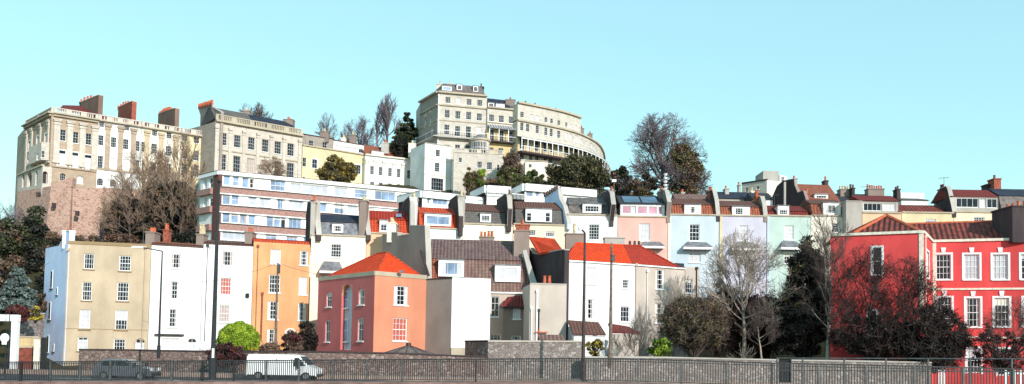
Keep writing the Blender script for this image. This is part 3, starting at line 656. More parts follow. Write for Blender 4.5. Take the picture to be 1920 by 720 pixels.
dormer(t, WG, (952, 513, 48, 31), .35, 1.6, win=[(951, 512.5, 38, 24, '31bN')], label='white dormer with closed blinds')
m = MB(); m.wbox(WG, 0, WG.L, WG.zt - .12, WG.zt + .02, -.14, -.002, 'paint_white'); m.build('gutter', t)
partywall(t, (802, 83.9), (716, 93), [(716, 441), (731, 441), (731, 437), (745, 437), (745, 444), (768, 440), (769, 424), (797, 424), (799, 470), (802, 542)], 0, .5, 'grey_render', 'gable_wall')
m = MB(); p0, p1 = P(789, 470, 84.6), P(804, 517, 83.7)
m.tube(p0, p1, .12, .12, 'shade_dark_render', 6); m.build('flashing', t)
chimney(t, 727, 746, 421, 442, 91.5, 1, 'brown_render', 3, 'cream_pot', cap=True)
chimney(t, 964, 993, 431, 486, 86.6, 1.6, 'brown_render', 0); chimney(t, 967, 993, 420, 434, 86.8, 1.3, 'red_brick', 4, poth=.55)
slabroof(t, [(980, 470, 86), (987, 468, 86), (1012, 548, 83.6), (1000, 548, 83.6)], 'concrete', .3, 'gable_coping')
chimney(t, 899, 926, 443, 452, 92, .9, 'brown_render', 4, 'terracotta', poth=.6)
# white rendered extension, its side wall greyed to stand for shade
CE = P(848, 522, 78.2); eL = PZ(799.5, 524.5, CE.z); eR = PZ(920, 529, CE.z - .2)
W_ = Wall(CE, eR, CE.z); t = thing('rear_extension', 'tall blank rendered block, white, with shade painted grey on its side', 'extension', (CE.x, CE.y, -.2))
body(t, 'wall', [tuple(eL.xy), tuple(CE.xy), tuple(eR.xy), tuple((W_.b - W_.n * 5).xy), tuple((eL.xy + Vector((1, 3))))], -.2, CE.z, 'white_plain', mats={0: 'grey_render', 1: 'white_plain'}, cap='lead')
coping(t, Wall(eL, CE, CE.z), .1, .05, 'shade_dark_render', th=.3); coping(t, W_, .1, .05, 'white_plain', th=.3)
m = MB(); m.wbox(W_, 0, W_.L, 0, zpx(W_, 870, 652), -.12, -.002, 'coping'); m.build('plinth', t)
# lean-to bay with slate roof
WL = WP(944, 566, 82.6, 993, 566, 82.7)
t = thing('lean_to', 'brown rendered lean-to with small dark tiled roof between two rendered blocks', 'lean-to', (WL.a.x, WL.a.y, -.2))
body(t, 'wall', pl(WL) + [tuple(p) for p in back_pts(WL, 1.3)], -.2, zpx(WL, 960, 577), 'brown_render', [(968.7, 588, 14, 20, '31b'), (968, 634, 18, 9, '31g')])
a = WL.uz(944, 577)[1]; b = WL.uz(990, 563)[1] + .5
m = MB(); m.solid([WL.pt(-.3, a + .02, -.35), WL.pt(WL.L, a + .02, -.35), WL.pt(WL.L, b, 1.2), WL.pt(.4, b - .3, 1.2)], [WL.pt(-.3, a + .16, -.35), WL.pt(WL.L, a + .16, -.35), WL.pt(WL.L, b + .14, 1.2), WL.pt(.4, b - .16, 1.2)], 'dark_red_tile'); m.build('roof', t)
m = MB(); m.tube(WL.pt(-.3, a, -.4), WL.pt(WL.L, a, -.4), .08, .08, 'black_metal', 6); m.build('gutter', t)
# grey box extension
W_ = WP(994, 532.5, 78.5, 1062.5, 537, 78.9); t, W_ = house('box_extension', 'flat-topped concrete grey block with white soil pipe and two chimney pots', W_, -.2, 5, 'pinkish_render', cat='extension')
coping(t, W_, .1, .05, 'concrete', th=.3); pipe(t, W_, 1007, 548, 640, .09, 'paint_white', 'soil_pipe'); pipe(t, W_, 996.5, 580, 640, .06, 'paint_white', 'drainpipe'); pipe(t, W_, 1010, 584, 640, .07, 'black_metal', 'drainpipe')
u, z = W_.uz(1014, 624); m = MB(); m.wbox(W_, u - .5, u + .6, z, z + .1, -.3, -.18, 'terracotta'); m.tube(W_.pt(u - .2, z - .5, -.2), W_.pt(u - .2, z + .4, -.2), .05, .05, 'terracotta', 6); m.build('pipework', t)
for x in (1021, 1030):
    c = P(x, 531, 80.5); m = MB(); m.tube(c, c + Vector((0, 0, .6)), .17, .13, 'terracotta', 10); m.tube(c + Vector((0, 0, .6)), c + Vector((0, 0, .68)), .16, .16, 'terracotta', 10); m.build('chimney_pot', t)

# ------------------------------------------------------------ white house with orange and red hip roof
WW = WP(1058, 487, 79.3, 1193, 495.5); z = WW.zt
bR = PZ(1284, 502.5, z); zb = -.2
t = thing('white_hipped_house', 'white house whose hipped roof is half orange and half dark red tile', 'house', (WW.a.x, WW.a.y, zb))
gb = P(992, 500, 88).xy; Wb = Wall(WW.b, bR, z)
body(t, 'wall', [tuple(WW.a.xy), tuple(WW.b.xy), tuple(bR.xy), tuple(bR.xy + Vector((.8, 7))), tuple(WW.a.xy + Vector((-1.5, 8)))], zb, z, 'white_wall',
     [(1108, 516.7, 18, 32, '34b'), (1173, 532.5, 11, 16, '33g'), (1106, 579, 15, 37, '34g'), (1172, 589, 17, 29, '33g'), (1238, 524, 17, 37, '34g'), (1236.7, 587.5, 18, 37, '34g')], mats={0: 'white_wall', 1: 'pinkish_render', 2: 'pinkish_render'})
for w_, mm in ((WW, 'paint_white'), (Wb, 'paint_white')): band(t, w_, z - .14, .13, .16, mm, 'gutter', th=-.002)
pipe(t, WW, 1192, 498, 640, .05, 'beige_render'); pipe(t, Wb, 1213, 510, 600, .04, 'paint_white'); pipe(t, WW, 1063, 490, 640, .04)
def rp(px, py, Y): return P(px, py, Y)
zE = z + .02
eA = WW.pt(.1, zE, -.2); eM = Wb.pt(-.55, zE, -.2); eM = WW.pt(WW.uz(1183, 494)[0], zE, -.2); eC = Wb.pt(Wb.uz(1270, 500)[0], zE, -.2)
rA = P(1081, 456, 83.6); rM = P(1168, 461, 84.6); rC = P(1200, 462.5, 85); eB0 = P(1040, 468, 88); eCb = eC + Vector((.8, 6.5, 0)); rA.z = rM.z = rC.z = rA.z
m = MB(); m.poly([eA, eM, rM, rA], 'orange_tile'); m.poly([eA, rA, Vector((eA.x - 1, eA.y + 7, zE))], 'orange_tile'); m.build('orange_roof', t)
m = MB(); m.poly([eM, Wb.pt(0, zE, -.2), eC, rC, rM], 'red_tile'); m.poly([eC, eCb, rC], 'red_tile'); m.poly([eCb, Vector((eA.x - 1, eA.y + 7, zE)), rA, rC], 'red_tile'); m.build('red_roof', t)
m = MB(); m.tube(eA, rA, .1, .1, 'orange_tile', 6); m.tube(rA, rM, .1, .1, 'orange_tile', 6); m.tube(rM, rC, .1, .1, 'red_tile', 6); m.tube(rC, eC, .1, .1, 'red_tile', 6); m.build('ridge_tiles', t)
partywall(t, (1058.5, 79.0), (992, 88), [(992, 466), (1000, 476), (1012, 477), (1053, 469), (1058.5, 469)], 0, .45, 'shade_dark_render', 'gable_wall')
slabroof(t, [(1010, 474, 84.5), (1054, 467, 80.5), (1040, 448, 88), (992, 443, 91)], 'orange_tile', .2, 'rear_roof')
chimney(t, 1061, 1095, 437, 462, 84.8, 1.5, 'brown_render', 3, 'cream_pot', poth=.95)
chimney(t, 1134, 1171, 444, 458, 88, 1.4, 'concrete', 0); 
for x, mm in ((1181, 'dark_pot'), (1190, 'dark_pot'), (1198, 'dark_pot')):
    c = P(x, 462, 87.5); m = MB(); m.tube(c, c + Vector((0, 0, .55)), .15, .12, mm, 8); m.build('chimney_pot', t)
# little lean-to roofs in the yard
def lean(name, label, q, Yf, Yb, mat, wallm):
    (x0, x1, ye, yr0, yr1, xr0, xr1) = q; t = thing(name, label, 'outbuilding', tuple(P((x0 + x1) / 2, 660, Yf)))
    slabroof(t, [(x0, ye, Yf), (x1, ye + (x1 - x0) * .02, Yf), (xr1, yr1, Yb), (xr0, yr0, Yb)], mat, .14)
    a, b = P(x0 + 2, ye, Yf + .15), P(x1 - 2, ye, Yf + .15); W_ = Wall(a, b, a.z - .2); body(t, 'wall', pl(W_) + [tuple(p) for p in back_pts(W_, Yb - Yf - .3)], -.2, W_.zt, wallm)
lean('garden_outbuilding', 'low white outbuilding with brown tiled lean-to roof beside the grey block', (1074, 1136, 625, 600, 604, 1064, 1122), 76, 78.6, 'brown_tile', 'white_wall')
lean('garden_shed', 'small shed with faded pantile roof between the grey block and the white house', (1012, 1060, 636, 627, 628, 1008, 1055), 75.5, 77, 'worn_tile', 'concrete')
lean('garden_shed', 'little red-brown tiled shed under the beige wall of the hipped house', (1146, 1200, 622, 606, 612, 1140, 1178), 76.5, 78.8, 'dark_red_tile', 'pinkish_render')
W_ = WP(1285, 500, 85.2, 1312, 503, 85.8); t, _ = house('annex', 'narrow pinkish annex with blue-grey flat roof beside the hipped house', W_, -.2, 6, 'pinkish_render', [(1291.5, 536.7, 12, 25, '33g')], cat='annex', cap='blue_slate')
pipe(t, W_, 1305.5, 505, 600, .05)
m = MB(); u0, u1, a, b = rect_on(W_, (1281, 497, 16, 9)); m.wbox(W_, u0, u1, a, b, .6, 2.0, 'blue_slate'); m.build('roof_hatch', t)

# ------------------------------------------------------------ red house
CR = P(1731, 437, 71.5); zt = CR.z; A_ = PZ(1557, 443.5, zt); I_ = PZ(1748, 454.5, zt); E_ = PZ(1920, 450.5, zt); E2 = I_ + (E_ - I_) * 1.5
t = thing('red_house', 'bright red Georgian house with white keystoned windows and dark pantile roof', 'house', (CR.x, CR.y, -.3))
wl = Wall(A_, CR, zt); wj = Wall(CR, I_, zt); wr = Wall(I_, E2, zt)
br = E2.xy - wr.n.xy * 9; bl = A_.xy - wl.n.xy * 11
body(t, 'wall', [tuple(A_.xy), tuple(CR.xy), tuple(I_.xy), tuple(E2.xy), tuple(br), tuple(bl)], -.3, zt, 'red_wall',
     [(1644.7, 489.6, 17, 51, '12gS'), (1636, 603, 15, 40, '12gS'), (1769, 500.5, 28, 47, '44gSK'), (1822, 500.5, 29, 47, '44bSK'), (1875.7, 500.5, 29, 47, '44bSK'),
      (1771, 584, 27, 52, '44gSK'), (1824.7, 586, 27, 54, '44gSK'), (1878.5, 585.5, 28, 54, '44gSK'), (1826, 676, 26, 46, '44gSN'), (1882, 679, 26, 50, '44gSN'),
      (1739.5, 497, 5.5, 50, '12bS'), (1929, 500, 29, 47, '44gSK'), (1933, 585, 28, 54, '44gSK'), (1985, 500, 29, 47, '44gSK'), (1989, 585, 28, 54, '44gSK')])
for w_ in (wl, wj, wr):
    coping(t, w_, .22, .12, 'trim_cream', 'cornice', th=.35)
for w_ in (wj, wr): band(t, w_, zpx(wr, 1830, 543.5), .16, .08, 'trim_cream', 'string_course', th=-.002)
band(t, wr, zpx(wr, 1830, 634), .14, .06, 'trim_cream', 'string_course', th=-.002)
m = MB(); m.wbox(wl, wl.L - .32, wl.L + .03, 5.0, zt - .02, -.05, -.002, 'trim_cream'); m.build('corner_trim', t)
m = MB(); m.wbox(wr, .02, .3, 4.5, zt - .05, -.05, -.002, 'trim_cream'); m.build('corner_trim', t)
# pantiled roofs
ap = P(1662, 404, 76.5); zE = zt + .25; c4 = [wl.pt(wl.uz(1600, 440)[0], zE, .45), wl.pt(wl.L - .3, zE, .45)]
c4 += [Vector((c4[1].x + 2.2, c4[1].y + 7, zE)), Vector((c4[0].x + .5, c4[0].y + 8.5, zE))]
m = MB()
for i in range(4): m.poly([c4[i], c4[(i + 1) % 4], ap], 'big_pantile')
m.poly(list(reversed(c4)), 'big_pantile'); ro = m.build('hipped_roof', t)
m = MB()
for c in c4: m.tube(c, ap, .16, .16, 'terracotta', 6)
m.build('hip_tiles', t, ro)
zr = zpx(wr, 1820, 417, 3.6)
m = MB(); u0 = -3.0; m.prism(wr, u0, wr.L, [(.3, zE), (3.6, zr), (3.8, zr), (7.5, zE)], 'big_pantile'); ro = m.build('pantile_roof', t)
m = MB(); m.tube(wr.pt(u0, zr + .02, 3.7), wr.pt(wr.L, zr + .02, 3.7), .14, .14, 'terracotta', 6); m.build('ridge_tiles', t, ro)
chimney(t, 1898, 1952, 385, 446, 74.6, 3.2, 'shade_dark_render', 4, 'terracotta')
pipe(t, wj, 1733.5, 446, 640, .05, 'trim_cream')
dr = MB(); u0, u1, a, b = rect_on(wr, (1766, 668, 14, 38)); dr.wbox(wr, u0, u1, -.2, b, -.05, .0, 'paint_white'); dr.build('door', t)

# ============================================================ PASTEL TERRACE (middle row)
G_MID = 'terrace of pastel houses halfway up the hill'
def mid(label, x0, y0, Y0, x1, y1, Y1, mat, wins, low, up, ybk, yr, dorm=None, zb=3.0, depth=8, can=None, b1=1.0, b2=3.2, cop='coping', name='terraced_house', **kw):
    W = WP(x0, y0, Y0, x1, y1, Y1); t, W = house(name, label, W, zb, depth, mat, wins, group=G_MID, **kw)
    xm = (x0 + x1) / 2
    if ybk: mansard(t, W, .25, W.L - .02, zpx(W, xm, ybk, b1), zpx(W, xm, yr, b2), .3, b1, b2, depth, low, up)
    coping(t, W, .16, .12, cop, 'cornice', th=.28)
    for d in (dorm or []): dormer(t, W, d[0], d[1] if len(d) > 1 else .4, 1.8, **(d[2] if len(d) > 2 else {}))
    for c in (can or []): canopy(t, W, c)
    return t, W
t, W = mid('tall ivory house with blue-grey slate and lead mansard, behind the orange house', 584, 441, 93, 686.5, 443, 94, 'cream',
  [(630, 470, 20, 25, '44g')], 'lead', 'blue_slate', 417, 403, [((633, 428, 21, 17), .3, dict(win=[(633, 428.5, 17, 12, '42g')]))], can=[(621.5, 502, 45, 23)])
partywall(t, (592, 92.6), (571, 99), [(571, 412), (577, 380), (586, 376), (591, 378), (591, 412), (594, 440)], 3, .5, 'shade_dark_render')
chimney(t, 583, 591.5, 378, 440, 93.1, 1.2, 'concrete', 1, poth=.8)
partywall(t, (686, 93.7), (670, 99.5), [(670, 398), (673, 376), (680, 374), (683, 376), (684, 410), (688, 440)], 3, .45, 'shade_dark_render')
chimney(t, 674, 687.5, 375, 437, 94.2, 1.5, 'brown_render', 3, 'cream_pot')
m = MB(); u0, u1, a, b = rect_on(W, (621.5, 514, 30, 8)); m.wbox(W, u0, u1, a - .5, b, -.8, -.002, 'shade_dark_render'); m.build('bay_window', t)
t, W = mid('narrow peach house with vivid red tiled mansard roof', 687.5, 437.5, 94.4, 769, 440, 95.2, 'peach', [], 'orange_red_tile', 'red_tile', 412, 396,
  [((719.6, 424, 16, 22), .35, dict(win=[(719.6, 424.5, 12, 17, '23g')]))])
partywall(t, (768.5, 94.9), (750, 101), [(750, 400), (758, 378), (768, 368), (770, 378), (771, 436)], 3, .45, 'shade_dark_render')
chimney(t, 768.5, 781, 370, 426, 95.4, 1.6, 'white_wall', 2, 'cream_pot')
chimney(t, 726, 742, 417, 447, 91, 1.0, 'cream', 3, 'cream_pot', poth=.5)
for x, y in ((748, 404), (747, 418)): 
    c = P(x, y, 96.4); m = MB(); m.box(c, (.6, .3, .35), 'glass_sky_reflect'); m.build('roof_light', t)
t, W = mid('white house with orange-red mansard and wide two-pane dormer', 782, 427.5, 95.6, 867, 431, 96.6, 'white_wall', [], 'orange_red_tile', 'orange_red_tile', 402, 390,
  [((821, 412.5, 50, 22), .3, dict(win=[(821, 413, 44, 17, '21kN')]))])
partywall(t, (859, 95.9), (838, 102), [(838, 388), (845, 375), (857, 366), (859, 375), (861, 405), (866, 428)], 3, .45, 'shade_dark_render')
chimney(t, 859, 871.5, 366, 418, 96.6, 1.6, 'concrete', 3, 'cream_pot')
t, W = mid('ivory house with brown upper roof, grey lower roof and small white dormer', 868, 420, 96.8, 961.5, 425.5, 97.8, 'cream', [], 'grey_slate', 'brown_tile', 397, 383.5,
  [((910.5, 408.6, 20, 16), .35, dict(win=[(910.5, 409, 16, 12, '33g')]))])
partywall(t, (950, 97.2), (929, 103), [(929, 378), (940, 370), (948, 364), (951, 368), (953, 392), (961, 418)], 3, .45, 'shade_dark_render')
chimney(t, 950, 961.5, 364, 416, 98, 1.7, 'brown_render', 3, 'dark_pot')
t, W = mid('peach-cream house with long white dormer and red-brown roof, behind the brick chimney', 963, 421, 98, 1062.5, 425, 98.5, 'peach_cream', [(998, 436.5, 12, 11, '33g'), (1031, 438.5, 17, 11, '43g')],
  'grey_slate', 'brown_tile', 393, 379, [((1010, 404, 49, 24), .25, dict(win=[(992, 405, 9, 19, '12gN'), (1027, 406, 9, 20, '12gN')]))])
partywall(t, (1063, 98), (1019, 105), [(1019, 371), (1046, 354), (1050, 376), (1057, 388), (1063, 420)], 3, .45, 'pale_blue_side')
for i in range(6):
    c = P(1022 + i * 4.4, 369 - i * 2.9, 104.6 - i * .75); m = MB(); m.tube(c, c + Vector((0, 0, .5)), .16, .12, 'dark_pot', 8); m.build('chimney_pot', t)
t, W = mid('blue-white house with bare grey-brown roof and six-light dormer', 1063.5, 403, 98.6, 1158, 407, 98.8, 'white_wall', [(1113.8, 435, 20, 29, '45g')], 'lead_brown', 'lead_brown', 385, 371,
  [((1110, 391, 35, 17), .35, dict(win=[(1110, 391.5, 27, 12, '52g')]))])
partywall(t, (1142, 98.6), (1122, 105), [(1122, 372), (1128, 362), (1140, 357), (1144, 362), (1147, 384), (1156, 405)], 3, .45, 'shade_dark_render')
chimney(t, 1142, 1153, 357, 392, 99.3, 1.4, 'brown_render', 3, 'red_brick')
t, W = mid('pink house with glazed pink top storey under solar panels', 1159, 406.5, 98.8, 1252, 408, 98.8, 'pink', [(1208.8, 435.5, 20, 33, '33b')], None, None, None, None, can=[(1222, 460, 44, 14)])
u0 = .4; zt = W.zt; zc = zpx(W, 1200, 383, .4)
Wd = W.off(.35); body(t, 'attic_wall', [tuple(Wd.pt(.3, 0).xy), tuple(Wd.pt(W.L - .3, 0).xy), tuple(Wd.pt(W.L - .3, 0, 4).xy), tuple(Wd.pt(.3, 0, 4).xy)], zt, zc, 'paint_white',
   [(1174.5, 393, 17, 15, '11pN'), (1188, 393.5, 10, 15, '11bN'), (1204, 394, 18, 15, '11pN'), (1223.5, 394.5, 17, 15, '11pN'), (1238, 395, 8, 14, '11pN')])
m = MB(); m.prism(W, .15, W.L - .15, [(.15, zc + .01), (3.4, zpx(W, 1200, 367.5, 3.4)), (6.5, zc + .01)], 'slate'); ro = m.build('roof', t)
zz = zpx(W, 1200, 367.5, 3.4)
for ua, ub in ((.7, 2.6), (2.8, 4.6)):
    m = MB(); f = lambda b: zc + .01 + (zz - zc) * (b - .15) / 3.25
    m.solid([W.pt(ua, f(.6) + .03, .6), W.pt(ub, f(.6) + .03, .6), W.pt(ub, f(2.8) + .03, 2.8), W.pt(ua, f(2.8) + .03, 2.8)], [W.pt(ua, f(.6) + .1, .6), W.pt(ub, f(.6) + .1, .6), W.pt(ub, f(2.8) + .1, 2.8), W.pt(ua, f(2.8) + .1, 2.8)], 'solar'); m.build('solar_panel', t, ro)
partywall(t, (1249, 98.7), (1232, 104), [(1232, 362), (1240, 355), (1247, 358), (1252, 380), (1256, 403)], 3, .4, 'brown_render')
chimney(t, 1236, 1247, 358, 384, 101.3, 1.5, 'brown_render', 3)
c = P(1247.5, 356, 102); m = MB()
for i in range(5): m.tube(c + Vector((0, 0, i * .42)), c + Vector((0, 0, i * .42 + .22)), .16, .26, 'paint_white', 10)
m.build('chimney_cowl', t)
t, W = mid('light blue house with terracotta mansard and lead bay canopy', 1252.5, 403, 98.8, 1348, 407, 98.8, 'light_blue', [(1302, 436, 19, 31, '34g'), (1303, 480, 22, 24, '34b')], 'rust_tile', 'brown_tile', 384, 373,
  [((1299, 393, 31, 18), .35, dict(win=[(1299, 393.5, 17, 13, '33g')]))], can=[(1306, 461.5, 55, 15)])
m = MB(); m.wbox(W, .02, .32, 6, W.zt - .02, -.05, -.002, 'trim_cream'); m.build('quoins', t)
partywall(t, (1343, 98.7), (1322, 104), [(1322, 374), (1330, 360), (1336, 356), (1341, 378), (1347, 403)], 3, .4, 'shade_dark_render'); chimney(t, 1331, 1339, 357, 380, 101.5, 1.2, 'red_brick', 2)
t, W = mid('lavender house with broad bay canopy, between the light blue and mint houses', 1349, 405, 98.8, 1437, 407.5, 98.8, 'lavender', [(1394, 437, 17, 29, '34b'), (1394, 482, 22, 24, '34b')], 'rust_tile', 'brown_tile', 388, 377,
  [((1389.5, 396, 33, 17), .35, dict(win=[(1386, 396, 15, 13, '33g')]))], can=[(1395, 462.5, 51, 17)])
m = MB(); m.wbox(W, .02, .32, 6, W.zt - .02, -.05, -.002, 'yellow_wall'); m.build('quoins', t)
partywall(t, (1432, 98.7), (1412, 104), [(1412, 384), (1420, 371), (1426, 369), (1430, 384), (1437, 403)], 3, .4, 'brown_render'); chimney(t, 1418, 1425, 366, 385, 101.5, 1.2, 'terracotta', 1)
t, W = mid('mint green house with red-brown roof below a tall black gable', 1438, 405, 98.8, 1520, 407.5, 98.9, 'mint', [(1479.6, 436, 17, 27, '34b'), (1480, 483, 20, 22, '43g')], 'dark_red_tile', 'dark_red_tile', 396, 386,
  [((1469, 395, 21, 18), .3, dict(win=[(1469, 396, 16, 13, '43g')]))], can=[(1480, 461, 41, 17)])
m = MB(); m.wbox(W, .02, .34, 6, W.zt - .02, -.05, -.002, 'light_blue'); m.build('quoins', t)
t, W = mid('cream house with brown roof and white dormer behind bare branches', 1521, 405, 99, 1588, 408, 99, 'cream', [(1567, 427, 17, 17, '34g')], 'rust_tile', 'brown_tile', 383, 375,
  [((1560, 391.6, 33, 22), .3, dict(win=[(1560, 392, 26, 16, '44g')]))])
chimney(t, 1586.5, 1616, 376, 440, 98, 1.2, 'concrete', 0)
t, W = mid('apricot house with dark glazed top floor, behind the red house roof', 1617, 399.5, 99, 1690, 401, 99, 'peach', [], None, None, None, None)
Wd = W.off(.8); body(t, 'attic_wall', [tuple(Wd.pt(.0, 0).xy), tuple(Wd.pt(W.L, 0).xy), tuple(Wd.pt(W.L, 0, 4).xy), tuple(Wd.pt(.0, 0, 4).xy)], W.zt, zpx(Wd, 1650, 377), 'concrete', [(1636, 388, 34, 15, '41gN'), (1667, 388.5, 24, 14, '31bN')])
m = MB(); m.prism(W, -.1, W.L + .1, [(.6, zpx(Wd, 1650, 377)+.01), (3, zpx(W, 1650, 367, 3)), (5, zpx(Wd, 1650, 377)+.01)], 'dark_red_tile'); m.build('roof', t)
t, W = mid('pale cream house with low pantile roof strip and small window', 1691, 399, 99, 1788, 401, 99, 'yellow_wall', [(1745, 415, 20, 9, '42g')], None, None, None, None)
m = MB(); m.prism(W, -.1, W.L - .5, [(.4, W.zt + .1), (2.6, zpx(W, 1740, 385, 2.6)), (5, W.zt + .1)], 'big_pantile'); m.build('roof', t)
t, W = mid('cream house with wide glazed dormer between two tall dark stacks', 1789, 398, 99, 1877, 400, 99, 'peach_cream', [(1836, 411, 20, 8, '42g')], None, None, None, None)
Wd = W.off(.6); zz = zpx(Wd, 1830, 369.5); body(t, 'attic_wall', [tuple(Wd.pt(.1, 0).xy), tuple(Wd.pt(W.L, 0).xy), tuple(Wd.pt(W.L, 0, 4).xy), tuple(Wd.pt(.1, 0, 4).xy)], W.zt, zz, 'concrete', [(1814, 380, 42, 18, '41gN'), (1843, 381, 12, 17, '21bN'), (1862, 381, 20, 18, '21gN')])
m = MB(); m.prism(W, -.1, W.L + .1, [(.5, zz + .01), (3, zpx(W, 1830, 356, 3)), (5.5, zz + .01)], 'dark_red_tile'); m.build('roof', t)
partywall(t, (1787, 98.9), (1752, 104), [(1752, 372), (1763, 354), (1774, 350), (1777, 355), (1784, 385), (1790, 396)], 3, .4, 'shade_dark_render'); chimney(t, 1766, 1775, 353, 380, 102, 1, 'shade_dark_render', 3, 'dark_pot')
chimney(t, 1850, 1866, 345, 380, 103.5, 1.2, 'shade_dark_render', 0); chimney(t, 1864, 1877, 334, 385, 102.6, 1.4, 'red_brick', 1, 'dark_pot', poth=.5)
t, W = mid('white house under a grey lead mansard at the terrace end', 1878, 399, 99, 1965, 401, 99, 'cream', [], 'lead_brown', 'blue_slate', 368, 355, b1=1.0)
# black gable and cottages behind the mint house
t = thing('gabled_house', 'tall house with windowless shade-blackened gable facing the mint house, red tiled roof', 'house', tuple(P(1500, 420, 106)))
partywall(t, (1519, 104.5), (1441, 110), [(1441, 386), (1457, 350), (1468, 340), (1489, 336), (1490, 348), (1496, 362), (1506, 358), (1519, 400)], 8, .5, 'shade_dark_render', 'gable_wall', 'brown_render')
chimney(t, 1489, 1495, 334, 372, 106.6, 1.4, 'concrete', 1); chimney(t, 1470.5, 1473.8, 339, 385, 106.2, .3, 'concrete', 0, cap=False)
slabroof(t, [(1497, 372, 106), (1575, 376, 106), (1554, 347, 112), (1495, 345, 112)], 'rust_tile', .3)
a = P(1500, 374, 106.2); b = P(1574, 377, 106.2); W_ = Wall(a, b, a.z - .25); body(t, 'wall', pl(W_) + [tuple(p) for p in back_pts(W_, 7)], 8, W_.zt, 'brown_render')
dormer(t, W_, (1540, 369, 25, 9), .3, 2, win=[(1540, 369, 20, 6, '41g')]); chimney(t, 1546, 1553, 338, 360, 112, 1, 'shade_dark_render', 1); chimney(t, 1508, 1518, 362, 380, 105.8, 1.2, 'red_brick', 3)
# white cubic block on the skyline
CK = P(1438, 338, 122); aL = PZ(1391, 345, CK.z); bR = PZ(1466, 341, CK.z); t = thing('flat_roofed_block', 'white flat-roofed block with grey box on top, on the skyline', 'house', (CK.x, CK.y, 14))
W_ = Wall(CK, bR, CK.z); body(t, 'wall', [tuple(aL.xy), tuple(CK.xy), tuple(bR.xy), tuple(bR.xy + Vector((1, 7))), tuple(aL.xy + Vector((2, 6)))], 12, CK.z, 'cream', [(1400, 356, 4, 8, '12g'), (1421, 352, 5, 6, '12g')], mats={0: 'pale_stone'}, cap='lead')
coping(t, Wall(aL, CK, CK.z), .2, .1, 'shade_dark_render', th=.3)
W_ = WP(1431, 320, 124, 1460, 318.5, 124); body(t, 'roof_box', pl(W_) + [tuple(p) for p in back_pts(W_, 4)], CK.z - .5, W_.zt, 'concrete', cap='lead')
W_ = WP(1462, 328, 124.2, 1476, 332, 125); body(t, 'roof_room', pl(W_) + [tuple(p) for p in back_pts(W_, 3)], CK.z - .5, W_.zt, 'paint_white', [(1468, 336, 6, 9, '22g')])
chimney(t, 1385, 1389, 346, 362, 123, .8, 'concrete', 1)
def cottage(label, q, Y, mat, roofm, yr, depth=6, wins=(), zb=8, ch=(), cat='cottage', name='cottage'):
    W_ = WP(*q[:2], Y, q[2], q[3], Y); t, W_ = house(name, label, W_, zb, depth, mat, wins, cat=cat)
    xm = (q[0] + q[2]) / 2; zr = zpx(W_, xm, yr, depth * .5)
    m = MB(); m.prism(W_, -.15, W_.L + .15, [(-.2, W_.zt + .01), (depth * .5, zr), (depth + .2, W_.zt + .01)], roofm); m.build('roof', t)
    for c in ch: chimney(t, *c[:4], Y + depth * .5 + c[4] if len(c) > 4 else Y + depth * .4, 1.2, c[5] if len(c) > 5 else 'brown_render', c[6] if len(c) > 6 else 3, c[7] if len(c) > 7 else 'terracotta')
    return t, W_
cottage('long low house with glazed conservatory roof behind the lavender house', (1336, 372, 1412, 374), 112, 'concrete', 'blue_slate', 360, 5, ch=[(1360, 1367, 353, 372, -1, 'concrete', 1)])
cottage('small cottage with slate roof beside the black gable', (1414, 374, 1449, 375), 108, 'white_wall', 'slate', 362, 5, [(1434, 382, 5, 12, '12g')], ch=[(1419, 1425, 362, 376, 0, 'red_brick', 2), (1409, 1414, 358, 376, 0, 'cream', 2, 'cream_pot')])
cottage('low brown-roofed cottage half hidden behind the light blue house', (1270, 376, 1332, 377), 108, 'brown_render', 'worn_tile', 364, 5, ch=[(1278, 1284, 360, 376, 0, 'concrete', 1)])
cottage('house with two stacks of many pots behind the square concrete chimney', (1573, 380, 1660, 382), 112, 'brown_render', 'slate', 364, 6, ch=[(1576, 1600, 354, 374, -1, 'brown_render', 5, 'cream_pot'), (1628, 1658, 353, 374, -1, 'brown_render', 7), (1598, 1603, 352, 374, -2, 'shade_dark_render', 2, 'dark_pot')])
cottage('bright white stepped house on the skyline left of the tall dark stacks', (1690, 375, 1740, 377), 112, 'white_wall', 'grey_slate', 372, 6, ch=[(1682, 1688, 354, 378, -2, 'shade_dark_render', 2, 'dark_pot')])
W_ = WP(1689, 361, 115, 1733, 363, 115); t_, _ = house('cottage', 'white boxy upper house behind the stepped white house', W_, 10, 5, 'white_wall', cat='cottage')
cottage('slate roofed cottage beyond the red brick stack', (1880, 371, 1960, 373), 112, 'brown_render', 'slate', 357, 6)
